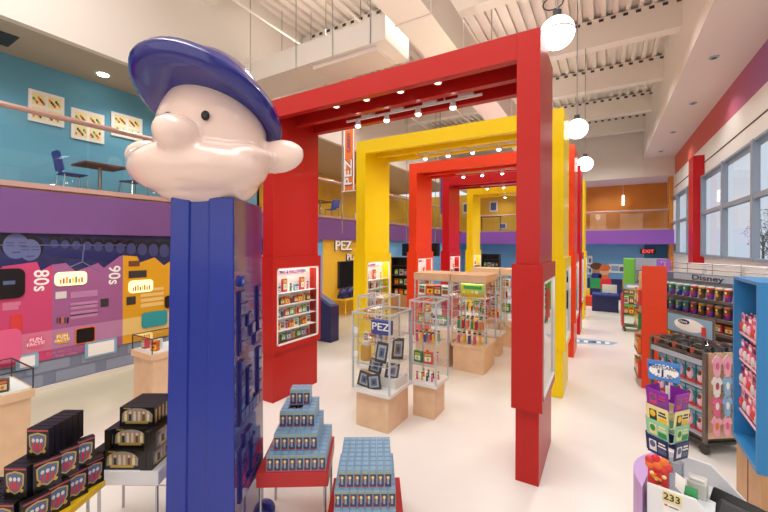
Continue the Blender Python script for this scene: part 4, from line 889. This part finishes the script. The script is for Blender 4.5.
# far cart on casters
ca = pz(620, 331); cb = pz(641, 334); L = 1.0; RC = .63
CT = (ca+Vector((.42, .3, 0)), .04)
o = thing('shelf_cart', 'small wheeled shelf cart beside the orange end panel', 'cart', CT[0], CT[1])
q = MB()
for x in (-.35, .32):
    for y in (-.25, .22): q.box(x, y, .12, x+.03, y+.03, 1.3, 'rackmetal')
q.build('frame', o, local=True)
for z in (.14, .5, .82, 1.12): MB().box(-.35, -.25, z, .35, .25, z+.02, 'rackmetal').build('shelf', o, local=True)
for x in (-.3, .3):
    for y in (-.2, .2): MB().cyl((x-.02, y, .05), (x+.02, y, .05), .05, 'black', 12).box(x-.01, y-.01, .05, x+.01, y+.01, .14, 'black').build('caster', o, local=True)
MB().box(-.33, -.27, 1.3, .33, -.25, 1.45, 'skyblue').box(-.25, -.272, 1.34, .25, -.27, 1.41, 'paper').box(-.3, -.255, 1.28, -.28, -.25, 1.32, 'rackmetal').build('sign_board', o, local=True)
MB().box(-.38, -.25, .14, -.35, .25, 1.1, 'brightred').build('side_panel', o, local=True)
for k, z in enumerate((.52, .84, 1.14)):
    for j in range(5): put(SBX[[5, 1, 3, 5, 5, 0][(k*2+j % 2) % 6]], CT, -.27+.135*j, -.15, z, label='carton on the small wheeled cart, %s shelf' % ['second', 'third', 'top'][k], group='cartons on the cart, shelf %s' % ['two', 'three', 'top'][k], scale=(1.15, 2, 1.1 if k == 2 else 1.8))
# floor decal
a, b_, c_, d_ = pz(556, 342.5), pz(579, 338), pz(618, 342.5), pz(612, 345)
o = thing('floor_decal', 'long pale blue graphic strip printed on the floor right of the arches', 'floor graphic', (a.x, a.y, 0))
MB().prism([(v.x, v.y, .001) for v in (a, b_, c_, d_)], (0, 0, .003), 'skyblue').build('strip', o)
q = MB(); 
for k in range(9):
    t = .12+.09*k; p = b_.lerp(c_, t)*.5+a.lerp(d_, t)*.5; q.box(p.x-.05, p.y-.1, .004, p.x+.05, p.y+.1, .006, ['navy', 'paper', 'teal', 'paper', 'bluegrey'][k % 5])
q.build('printed_marks', o)

# ================================================================== RACKS AT RIGHT
PSI = .63
def fr(o_, x, y, z=0): p = Vector(o_)+Matrix.Rotation(PSI, 3, 'Z') @ Vector((x, y, 0)); p.z = z; return p
# orange end panel with shelving behind
OC = pz(641.5, 388)
o = thing('gondola_end', 'tall orange red end panel of a shelf gondola', 'shelf', OC, .03)
MB().box(0, 0, 0, .37, .05, 2.24, 'orange_panel').build('end_panel', o, local=True, bevel=.006)
MB().box(.02, .05, 0, .06, .7, 2.1, 'wood').box(.31, .05, 0, .35, .7, 2.1, 'wood').build('back_panel', o, local=True)
for z in (.15, .6, 1.05, 1.5): MB().box(-.06, .05, z, .02, .7, z+.02, 'rackmetal').build('shelf', o, local=True)
for k, z in enumerate((.17, .62, 1.07, 1.52)):
    for j in range(4):
        p = Vector(OC)+Matrix.Rotation(.03, 3, 'Z') @ Vector((-.025, .14+.155*j, 0)); SBX[(k+j) % 3].place((p.x, p.y, z), -PI/2+.03, 'red pack on the sliver of shelf left of the orange panel, tier %s' % ['lowest', 'second', 'third', 'top'][k], 'packs beside orange panel, tier %s' % k, scale=(1.5, 1.2, 2.2))
# tall gondola with header
GN = pz(734, 275.5, 2.1); GN.z = 0; GL_ = 2.0
gx = thing('display_gondola', 'tall grey gondola with silver header lettered Disney full of tumblers', 'shelf', GN, PSI)
y0_, y1_ = -.55, 1.42
MB().box(0, y0_, 0, .08, y1_, 2.08, 'headersilver').box(0, y0_, .02, .5, y1_, .2, 'rackmetal').build('back_panel', gx, local=True)
MB().box(-.36, y0_, 0, 0, y1_, .18, 'rackmetal').build('base', gx, local=True)
for y in (y0_, y1_-.05): MB().box(-.04, y, 0, 0, y+.05, 2.1, 'rackmetal').build('post', gx, local=True)
MB().box(-.06, y0_+.05, 1.94, -.02, y1_-.05, 2.08, 'bluegrey').box(-.065, y0_+.3, 1.95, -.06, y1_-.3, 2.07, 'headersilver').build('header_board', gx, local=True)
q = MB(); q.text('Disney', (-.07, .42, 2.01), (0,-1,0), (0,0,1), .13, 'darkgrey', .02, 1.7); q.build('header_word', gx, local=True)
for z in (1.66, 1.35, 1.11, .82, .5): MB().box(-.34, y0_+.02, z-.03, 0, y1_-.02, z, 'headersilver').box(-.345, y0_+.02, z-.04, -.34, y1_-.02, z+.01, 'rackmetal').build('shelf', gx, local=True)
def tumbler(c1, c2, c3):
    q = MB().lathe([(.045, 0), (.05, .02), (.055, .10), (.062, .19), (.064, .22), (.06, .225), (.05, .24)], (0, 0, 0), c1, 14, ['darkgrey', c1, c2, c3, 'paleglow', 'paleglow'])
    q.ell((-.05, 0, .10), (.014, .03, .04), c3, 8, 6).ell((-.054, 0, .16), (.012, .022, .025), 'cream', 8, 6)
    return mesh_thing('tumbler', q, 'tumbler', smooth=True)
TB = [tumbler('violet', 'fig_green', 'teal'), tumbler('royal', 'bluegrey', 'mintgreen'), tumbler('brown', 'darkgrey', 'amber'), tumbler('violet', 'brown', 'red_pack')]
for k, z in enumerate((1.66, 1.35)):
    for j in range(12):
        y = y1_-.13-.155*j
        if y < y0_+.1: continue
        p = fr(GN, -.22, y, z); TB[(j % 2) + (2 if j > 4 else 0)].place(p, PSI, scale=(.95, .95, .95), label= '%s tumbler on the %s shelf of the tall gondola' % ('teal green' if j <= 4 else 'dark orange and purple', ['top', 'second'][k]), group='tumblers %s, %s shelf' % ('green' if j <= 4 else 'dark', ['top', 'second'][k]))
for k, z in enumerate((1.11, .82)):
    for j in range(9):
        p = fr(GN, -.2, y1_-.15-.2*j, z); SBX[[0, 5, 1][(j+k) % 3]].place(p, PSI-PI/2, 'red and brown carton on the %s shelf of the tall gondola' % ['third', 'fourth'][k], 'cartons gondola shelf %s' % ['three', 'four'][k], scale=(1.6, 2, 1.25))
# white bins and chrome rails on top of the gondola
for j, (y, w_) in enumerate(((.95, .5), (.30, .6), (-.3, .45))):
    p = fr(GN, .25, y, 2.08); tag(MB(Matrix.Translation(p) @ Matrix.Rotation(PSI, 4, 'Z')).box(-.12, -w_/2, 0, .18, w_/2, .17, 'white').box(-.13, -w_/2-.01, .15, .19, w_/2+.01, .18, 'tablewhite').build('storage_bin'), 'white storage bin lying on top of the tall gondola, %s' % ['leftmost', 'middle', 'rightmost'][j], 'bin')
q = MB(); 
for z in (2.16, 2.26): q.cyl((.02, y0_, z), (.02, y1_+.1, z), .008, 'chrome', 6)
for y in (y0_, -.1, .4, .9, y1_): q.cyl((.02, y, 2.05), (.02, y, 2.28), .008, 'chrome', 6)
q.build('top_rail', gx, local=True)
# low wheeled rack
LC = pz(705, 456)
lr = thing('low_rack', 'low wheeled rack with bubble packs on top and baby clothes on its end', 'rack', LC, PSI)
LW, LL, LZ = .62, .86, 1.27
MB().box(.05, .05, .14, LW-.05, LL, .2, 'rackmetal').box(0, 0, .12, LW, LL, .15, 'darkgrey').build('base', lr, local=True)
for x, y in ((0, 0), (LW-.04, 0), (0, LL-.04), (LW-.04, LL-.04)): MB().box(x, y, .15, x+.04, y+.04, LZ, 'rackmetal').build('post', lr, local=True)
MB().box(.30, .04, .2, .33, LL-.04, LZ-.08, 'rackmetal').build('back_panel', lr, local=True)
MB().box(.04, .01, .2, LW-.04, .025, LZ, 'wood').build('end_panel', lr, local=True)
for z in (.2, .50, .80): MB().box(0.02, .04, z, .3, LL-.04, z+.02, 'headersilver').build('shelf', lr, local=True)
MB().box(0, .04, LZ-.16, LW, LL-.04, LZ-.13, 'headersilver').box(-.01, .04, LZ-.17, 0, LL-.04, LZ-.1, 'headersilver').build('top_shelf', lr, local=True)
q = MB()
for z in (LZ+.02,): q.cyl((0, .02, z), (0, LL-.02, z), .01, 'rackmetal', 6).cyl((LW, .02, z), (LW, LL-.02, z), .01, 'rackmetal', 6).cyl((0, LL-.02, z), (LW, LL-.02, z), .01, 'rackmetal', 6)
q.build('guard_rail', lr, local=True)
for x in (.04, LW-.04):
    for y in (.04, LL-.06): MB().cyl((x-.02, y, .06), (x+.02, y, .06), .06, 'darkgrey', 14).box(x-.012, y-.012, .06, x+.012, y+.012, .13, 'rackmetal').build('caster', lr, local=True)
q = MB().box(-.09, -.09, 0, .09, .09, .015, 'darkgrey').lathe([(.09, .015), (.095, .06), (.08, .11), (.05, .135), (.0, .14)], (0, 0, 0), 'clear_plastic', 16).lathe([(.08, .015), (.085, .06), (.06, .11)], (0, 0, 0), 'boxblack', 12)
q.box(-.085, -.093, .02, .085, -.09, .05, 'rackmetal').ell((-.05, -.05, .07), (.03, .03, .03), 'red_pack', 8, 6)
BP = mesh_thing('bubble_pack', q, 'pack', smooth=False)
for i in range(3):
    for j in range(3):
        p = fr(LC, .12+.19*i, .17+.27*j, LZ-.13); BP.place(p, PSI-PI/2+.25, 'round clear bubble pack on top of the low rack', 'bubble packs on the low rack', scale=(1.3, 1.0, 1.5))
q = MB().box(-.065, -.012, 0, .065, .012, .2, 'teal').ell((0, -.02, .10), (.045, .025, .07), 'palerose', 10, 8).box(-.065, -.014, 0, .065, -.012, .045, 'red_pack').ell((0, -.03, .13), (.03, .02, .03), 'brown', 8, 6).box(-.065, -.014, .165, .065, -.012, .2, 'skyblue')
HP = mesh_thing('blister_pack', q, 'pack')
for k, z in enumerate((.22, .52, .82)):
    for j in range(5):
        p = fr(LC, .1, .13+.15*j, z); HP.place(p, PSI-PI/2, 'teal and red blister pack on the %s shelf of the low rack' % ['bottom', 'middle', 'upper'][k], 'blister packs low rack %s' % ['bottom', 'middle', 'upper'][k], scale=(1, 1.3, 1.2))
def onesie(c, c2):
    P = [(-.05, .0), (-.075, -.01), (-.13, -.07), (-.10, -.11), (-.075, -.09), (-.08, -.22), (-.03, -.27), (.03, -.27), (.08, -.22), (.075, -.09), (.10, -.11), (.13, -.07), (.075, -.01), (.05, .0), (.02, -.02), (-.02, -.02)]
    q = MB().prism([(x, 0, z) for x, z in P], (0, .012, 0), c); q.ell((0, -.002, -.12), (.045, .006, .05), c2, 10, 8); q.path([(-.06, .006, -.005), (0, .006, .02), (.06, .006, -.005)], .004, 'white', 6).cyl((0, .006, .02), (0, .006, .04), .004, 'white', 6)
    return mesh_thing('baby_onesie', q, 'clothing')
ON = [onesie('garment_pink', 'hotpink'), onesie('garment_blue', 'white'), onesie('garment_white', 'pinkfig'), onesie('garment_pink', 'orange'), onesie('hotpink', 'white')]
pick = [[0, 0, 1, 0], [2, 1, 2, 1], [4, 1, 0, 4], [3, 0, 2, 1]]
for r in range(4):
    for c in range(4):
        p = fr(LC, .10+.14*c, -.06, LZ-.03-.245*r); k = pick[r][c]
        ON[k].place(p, PSI, '%s baby onesie, %s row, %s column on the end of the low rack' % (['pink', 'light blue', 'white', 'orange print', 'hot pink'][k], ['top', 'second', 'third', 'bottom'][r], ['left', 'second', 'third', 'right'][c]), 'baby onesies on the low rack', scale=(.56, 1, .92))
q = MB()
for z in (LZ-.0, LZ-.235, LZ-.48, LZ-.725):
    for x in (.10, .24, .38, .52): q.cyl((x, .01, z), (x, -.045, z), .006, 'chrome', 6)
q.build('hook', lr, local=True)
# sign with cloud above low rack
sp_ = thing('shelf_sign', 'pale blue sign with oval logo lettered Disney above the low rack', 'sign', fr(LC, .1, .1, LZ), PSI)
a = pP(667, 304, fr(LC, .25, 0, 0), Matrix.Rotation(PSI, 3, 'Z') @ Vector((1, 0, 0))); b_ = pP(714, 324, fr(LC, .25, 0, 0), Matrix.Rotation(PSI, 3, 'Z') @ Vector((1, 0, 0)))
I = wmat(sp_).inverted(); a = I @ a; b_ = I @ b_; zz0, zz1 = min(a.z, b_.z), max(a.z, b_.z); 
ya, yb = min(a.y, b_.y), max(a.y, b_.y); print('SIGN', a, b_)
MB().box(a.x, ya, .10, a.x+.02, yb, .38, 'rackmetal').box(a.x-.004, ya+.02, .12, a.x, yb-.02, .36, 'skyblue').ell((a.x-.004, (ya+yb)/2, .24), (.004, (yb-ya)*.32, .09), 'paper', 20, 10).build('board', sp_, local=True)
MB().ell((a.x-.008, ya+(yb-ya)*.60, .28), (.004, .09, .035), 'navy', 16, 8).text('Disney', (a.x-.014, ya+(yb-ya)*.60, .28), (0,-1,0), (0,0,1), .045, 'paper', .02).build('logo', sp_, local=True)
q = MB(); q.box(a.x-.012, ya+.10, .14, a.x-.008, ya+.16, .26, 'red_pack').build('printed_cup', sp_, local=True)
MB().cyl((a.x+.01, ya+.1, .0), (a.x+.01, ya+.1, .12), .008, 'chrome', 6).cyl((a.x+.01, yb-.1, .0), (a.x+.01, yb-.1, .12), .008, 'chrome', 6).build('post', sp_, local=True)

# blue shelf unit at the right edge
BZ = 2.27
A1 = pz(757.5, 286, BZ); A0 = pz(733, 279, BZ)
A1.z = A0.z = 0; dv = (A0-A1); BL = dv.length; ang = math.atan2(dv.y, dv.x)-PI/2
bs = thing('blue_shelf', 'bright blue shelf unit with pink hanging packs on a wood base at the right edge', 'shelf', A1, ang)
zb = .93
bz = pz(761.5, 481, 0); 
# height of the blue box bottom from the near corner
n_ = F_; pb2 = pY(760, 481, A1.y); zb = pb2.z; zb = .70
print('BLUE', A1, A0, BL, ang, zb)
D = .5
MB().box(0, 0, zb, D, .035, BZ, 'blue_shelf').box(0, BL-.035, zb, D, BL, BZ, 'blue_shelf').build('side_panel', bs, local=True, bevel=.003)
MB().box(0, 0, BZ, D, BL, BZ+.03, 'blue_shelf').build('top_panel', bs, local=True, bevel=.003)
MB().box(0, .035, zb, D, BL-.035, zb+.04, 'blue_shelf').build('bottom_panel', bs, local=True)
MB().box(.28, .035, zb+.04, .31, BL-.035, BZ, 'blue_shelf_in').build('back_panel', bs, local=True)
MB().box(.03, .01, 0, D, BL-.01, zb, 'wood_dark').box(.025, BL*.48, 0, .03, BL*.49, zb, 'brown').box(.03, .005, 0, D, .01, zb, 'wood_dark').build('wood_base', bs, local=True)
for z in (1.0, 1.25, 1.5, 1.76): 
    MB().box(.04, .04, z-.02, .05, BL-.04, z, 'palerose').build('price_strip', bs, local=True)
def put2(P, x, y, z, rz, **k):
    p = Vector(A1)+Matrix.Rotation(ang, 3, 'Z') @ Vector((x, y, 0)); p.z = z
    return P.place(p, ang+rz, **k)
def hangpack(c, c2, c3):
    q = MB().box(-.04, -.002, -.17, .04, .002, 0, c).ell((0, -.012, -.11), (.03, .016, .04), c2, 10, 8).box(-.032, -.004, -.045, .032, -.002, -.015, c3).cyl((0, -.002, .0), (0, .002, .005), .008, 'white', 6)
    return mesh_thing('hanging_pack', q, 'pack')
HPK = [hangpack('hotpink', 'palerose', 'paper'), hangpack('palerose', 'red_pack', 'hotpink'), hangpack('pink', 'paleglow', 'navy'), hangpack('paper', 'green', 'red_pack')]
for r, z in enumerate((1.20, 1.43, 1.68, 1.94)):
    for j in range(6):
        y = .09+(BL-.17)*j/5
        for d_ in range(2):
            put2(HPK[(j*2+r+d_) % (3 if r != 2 else 4)], .06+.06*d_, y, z, -PI/2, label='pink hanging pack in the %s row of the blue shelf' % ['bottom', 'second', 'third', 'top'][r], group='pink packs, %s row' % ['bottom', 'second', 'third', 'top'][r], scale=(1.3, 1, 1.15))
    MB().box(.25, .05, z-.0, .28, BL-.05, z+.012, 'chrome').build('hook_rail', bs, local=True)

# ================================================================== SALES COUNTER
CA, CB_ = pz(647, 483, 1.15), pz(680, 453, 1.15)
da = Vector((.972, -.235, 0)); db = Vector((.235, .972, 0)); ca_ = math.atan2(da.y, da.x)
ct = thing('sales_counter', 'white sales counter with raised sloping sides at the bottom right', 'counter', (CA.x, CA.y, 0), ca_)
IC = wmat(ct).inverted()
def cpt(px, py, yv):   # pixel on the panel plane local y = yv
    P0 = wmat(ct) @ Vector((0, yv, 0)); return IC @ pP(px, py, P0, db)
def side(yv, th, pts, nm_):
    P = [cpt(x, y, yv) for x, y in pts]; P = [Vector((0, yv, P[0].z))]+P[1:]
    P.append(Vector((P[-1].x+.25, yv, P[-1].z-.3))); P += [Vector((P[-1].x, yv, 0)), Vector((0, yv, 0))]
    MB().prism(P, (0, th, 0), 'counterwhite').build(nm_, ct, local=True, bevel=.003); return P
PA = side(0, .02, [(647, 483), (695.4, 500), (706, 512)], 'front_side_panel')
yb_ = (IC @ CB_).y
PB_ = side(yb_, -.02, [(680, 453), (711, 464), (745, 499)], 'rear_side_panel')
print('COUNTER', PA, PB_, yb_)
MB().box(0.0, .02, .97, .30, yb_-.02, 1.0, 'counterwhite').build('upper_ledge', ct, local=True)
MB().box(.0, .02, .65, .95, yb_-.02, .68, 'counterwhite').box(0, .02, 0, .02, yb_-.02, .65, 'counterwhite').build('worktop', ct, local=True)
pts = [(-.02-.09*math.sin(PI*k/8), -.03+(yb_-.0)*k/8, 0) for k in range(9)]
MB().prism(pts, (0, 0, 1.13), 'lilac').build('curved_end', ct, local=True, smooth=True)
c = cpt(672, 500, 0); q = MB().box(c.x-.045, -.004, c.z-.02, c.x+.045, 0, c.z+.04, 'cream').text('233', (c.x, -.006, c.z+.01), (1,0,0), (0,0,1), .055, 'darkgrey', .02).box(c.x-.04, -.003, c.z-.13, c.x+.04, 0, c.z-.03, 'paper').box(c.x-.035, -.0045, c.z-.045, c.x-.02, -.003, c.z-.035, 'red_pack').box(c.x-.015, -.0045, c.z-.045, c.x+.03, -.003, c.z-.04, 'darkgrey')
tag(MB(wmat(ct)).add([], [], 'cream').build('x') if False else q.build('price_notice'), 'yellow and white notice numbered 233 on the counter front', 'notice')
o = bpy.data.objects['price_notice']; o.location = (CA.x, CA.y, 0); o.rotation_euler = (0, 0, ca_)
# monitor: dark touch screen seen from behind/side
mo = thing('touch_monitor', 'black touch screen monitor on its stand inside the counter', 'monitor', wmat(ct) @ Vector((.43, .27, .68)), ca_-.35)
MM = Matrix.Translation((0, 0, .27)) @ Matrix.Rotation(.0, 4, 'Y') @ Matrix.Rotation(-.62, 4, 'X')
q = MB(MM); q.box(-.19, -.0, -.14, .19, .03, .15, 'black'); q.build('screen_bezel', mo, local=True, bevel=.012)
q = MB(MM); q.box(-.165, .03, -.11, .165, .033, .12, 'bluegrey'); q.build('screen', mo, local=True)
q = MB(MM); q.prism([(-.13, 0, -.10), (.13, 0, -.10), (.13, 0, .10), (-.13, 0, .10)], (0, -.05, 0), 'darkgrey'); q.build('rear_housing', mo, local=True, bevel=.02)
MB().prism([(-.09, -.10, 0), (.09, -.10, 0), (.09, .10, 0), (-.09, .10, 0)], (0, 0, .03), 'black').cyl((0, -.03, .03), (0, -.02, .26), .03, 'black', 12).build('stand', mo, local=True)
q = MB(wmat(ct)); q.box(.16, .32, 1.0, .26, .44, 1.10, 'paleglow').box(.17, .33, 1.10, .25, .35, 1.12, 'paper'); tag(q.build('receipt_printer', bevel=.01), 'pale receipt printer inside the sales counter', 'printer')
q = MB(wmat(ct)); q.box(.14, .16, 1.0, .22, .26, 1.09, 'green').box(.15, .158, 1.02, .21, .16, 1.07, 'paper'); tag(q.build('candy_packet'), 'green and white packet inside the sales counter', 'packet')
# clear acrylic tube with scoop at counter corner
q = MB(wmat(ct)); q.lathe([(.04, 0), (.04, .28), (.036, .28), (.036, .01)], (.125, .13, 1.0), 'clear_plastic', 18); q.prism([(.13, .07, 1.24), (.18, .06, 1.22), (.17, .05, 1.13), (.13, .06, 1.16)], (0, .003, 0), 'paper')
tag(q.build('acrylic_holder', smooth=False), 'clear acrylic tube holder at the counter corner', 'holder')
# red bag hanging on the counter corner: gingerbread-like red and orange patterned bag
bgm = thing('patterned_bag', 'small red and orange patterned gift bag on the counter corner', 'bag', wmat(ct) @ Vector((.045, .075, 1.0)), ca_)
q = MB(); q.frus((-.055, -.025), (.055, .025), 0, (-.05, -.012), (.05, .012), .22, 'red_pack')
random.seed(11)
for k in range(34):
    q.ell((random.uniform(-.045, .045), -.024+.0, random.uniform(.02, .20)), (.012, .006, .012), random.choice(['orange', 'amber', 'brown', 'brightred', 'cream']), 8, 6)
q.build('bag_body', bgm, local=True)
q = MB(); 
for k in range(7): a_ = k/7*2*PI; q.ell((.045*math.cos(a_), 0, .25+.03*math.sin(a_)), (.028, .02, .028), ['red_pack', 'orange', 'brightred'][k % 3], 10, 8)
q.ell((0, 0, .25), (.035, .022, .035), 'orange', 10, 8); q; q.build('ruffled_top', bgm, local=True)
# postcard spinner
SPp = wmat(ct) @ Vector((.06, .30, 0)); dsp = 0
ps = thing('postcard_spinner', 'wire postcard spinner with colourful cards on the counter', 'card rack', (SPp.x, SPp.y, 1.0), ca_-.45)
MB().cyl((0, .0, 0), (0, .0, .68), .009, 'white', 8).lathe([(.08, 0), (.08, .012), (.02, .02)], (0, 0, 0), 'white', 18).build('pole', ps, local=True)
zs = [pP(660, y, SPp, db).z-1.0 for y in (403, 419, 433, 449)]
crd = [('violet', 'pink', 'purple'), ('cream', 'darkgrey', 'yellow_table'), ('mintgreen', 'cream', 'green'), ('navy', 'paper', 'bluegrey')]
for r, z in enumerate(zs):
    MB().path([(-.07, -.07, z-.012), (.07, -.07, z-.012), (.07, .07, z-.012), (-.07, .07, z-.012), (-.07, -.07, z-.012)], .003, 'white', 6).build('wire_tray', ps, local=True)
    cc = crd[r]
    for f_ in range(4):
        q = MB(Matrix.Rotation(f_*PI/2, 4, 'Z') @ Matrix.Translation((0, -.085, z-.01)) @ Matrix.Rotation(.10, 4, 'X'))
        q.box(-.065, 0, 0, .065, .006, .115, cc[0]).box(-.05, -.002, .02, -.005, 0, .09, cc[1]).box(.005, -.002, .02, .055, 0, .05, cc[2]).box(.005, -.002, .06, .055, 0, .07, cc[1]).box(.01, -.002, .08, .05, 0, .09, cc[1]).ell((-.028, -.003, .065), (.018, .003, .022), cc[2], 10, 8)
        o = q.build('postcard'); o.location = (SPp.x, SPp.y, 1.0); o.rotation_euler = (0, 0, ca_-.45)
        tag(o, '%s postcard pocket, %s tier of the spinner, %s side' % (['purple', 'cream and black', 'mint green', 'navy and white'][r], ['top', 'second', 'third', 'bottom'][r], ['front', 'right', 'back', 'left'][f_]), 'postcard', 'postcards on the spinner')
P = [IC @ pP(x, y, SPp+db*(-.02), db) for x, y in ((647.3, 358.8), (681, 364.7), (679.5, 384), (648.3, 378.4))]
sg = thing('postcard_sign', 'blue burst sign reading POSTCARDS $1 EA. above the spinner', 'sign', (CA.x, CA.y, 0), ca_)
MB().prism(P, (0, .006, 0), 'banner_blue').build('board', sg, local=True)
cc = sum(P, Vector())/4; rt = (P[1]-P[0]).normalized(); up = Vector((-rt.z, 0, rt.x)); Wd = (P[1]-P[0]).length
q = MB(); 
for k in range(20):
    a_ = k/20*2*PI; dirv = rt*math.cos(a_)*1.0+up*math.sin(a_)*.55; sd = rt*(-math.sin(a_))+up*math.cos(a_)
    q.prism([cc+dirv*Wd*.15+sd*.003+Vector((0,-.0005,0)), cc+dirv*Wd*.15-sd*.003+Vector((0,-.0005,0)), cc+dirv*Wd*.44-sd*.007+Vector((0,-.0005,0)), cc+dirv*Wd*.44+sd*.007+Vector((0,-.0005,0))], (0, -.001, 0), 'paper')
q.ell(cc+Vector((0, -.001, 0)), (Wd*.40, .001, Wd*.19), 'paper', 20, 8)
q.build('sunburst', sg, local=True)
fw_ = Vector((0, -.004, 0))
q = MB(); q.text('POSTCARDS', cc+up*Wd*.13+fw_, rt, up, Wd*.162, 'signblue', .04, 1.0).text('$', cc-rt*Wd*.15-up*Wd*.03+fw_, rt, up, Wd*.17, 'signblue', .03).text('1', cc-rt*Wd*.03-up*Wd*.09+fw_, rt, up, Wd*.38, 'signblue', .03, 1.2).text('EA.', cc+rt*Wd*.19-up*Wd*.14+fw_, rt, up, Wd*.13, 'signblue', .04)
q.build('words', sg, local=True)
MB().cyl(cc+Vector((.03, .005, -.04)), Vector((cc.x+.03, cc.y+.005, 1.6)), .004, 'white', 6).build('wire_stem', sg, local=True)

# ================================================================== OUTSIDE
struct(MB().box(3.4, -10, -.3, 80, 90, -.2, 'asphalt').build('ground_outside'))
random.seed(21)
for k, (x, y, h) in enumerate(((14, 32, 5.5), (18, 40, 7), (13, 46, 6), (24, 52, 8), (16, 60, 7), (22, 30, 6.0), (11, 38, 4.5))):
    o = thing('tree', '%s bare tree outside the windows' % ['nearest', 'second', 'third', 'tallest distant', 'farthest', 'rightmost', 'short'][k], 'tree', (x, y, -.2))
    q = MB().cyl((x, y, -.2), (x, y, h*.55), .16, 'bark', 8, .08)
    for j in range(9):
        a_ = j*2.4; q.cyl((x, y, h*(.25+.03*j)), (x+1.3*math.cos(a_), y+1.3*math.sin(a_), h*(.55+.04*j)), .05, 'bark', 6, .015)
    q.build('trunk', o)
    q = MB()
    for j in range(420):
        a_ = random.uniform(0, 2*PI); r = 1.7*random.random()**.5; zz = h*random.uniform(.4, 1); r *= 1.1-abs(zz/h-.6)*1.6
        p = Vector((x+r*math.cos(a_), y+r*math.sin(a_), zz)); v1 = Vector((random.uniform(-.16, .16), random.uniform(-.16, .16), random.uniform(-.1, .1))); v2 = Vector((random.uniform(-.14, .14), random.uniform(-.14, .14), random.uniform(-.14, .14)))
        q.add([p, p+v1, p+v2], [(0, 1, 2)], 'leaf')
    q.build('foliage', o)

# park unused prototypes: drop any that were never placed
for o in list(bpy.data.objects):
    if o.parent is None and o.location.z < -40: bpy.data.objects.remove(o)
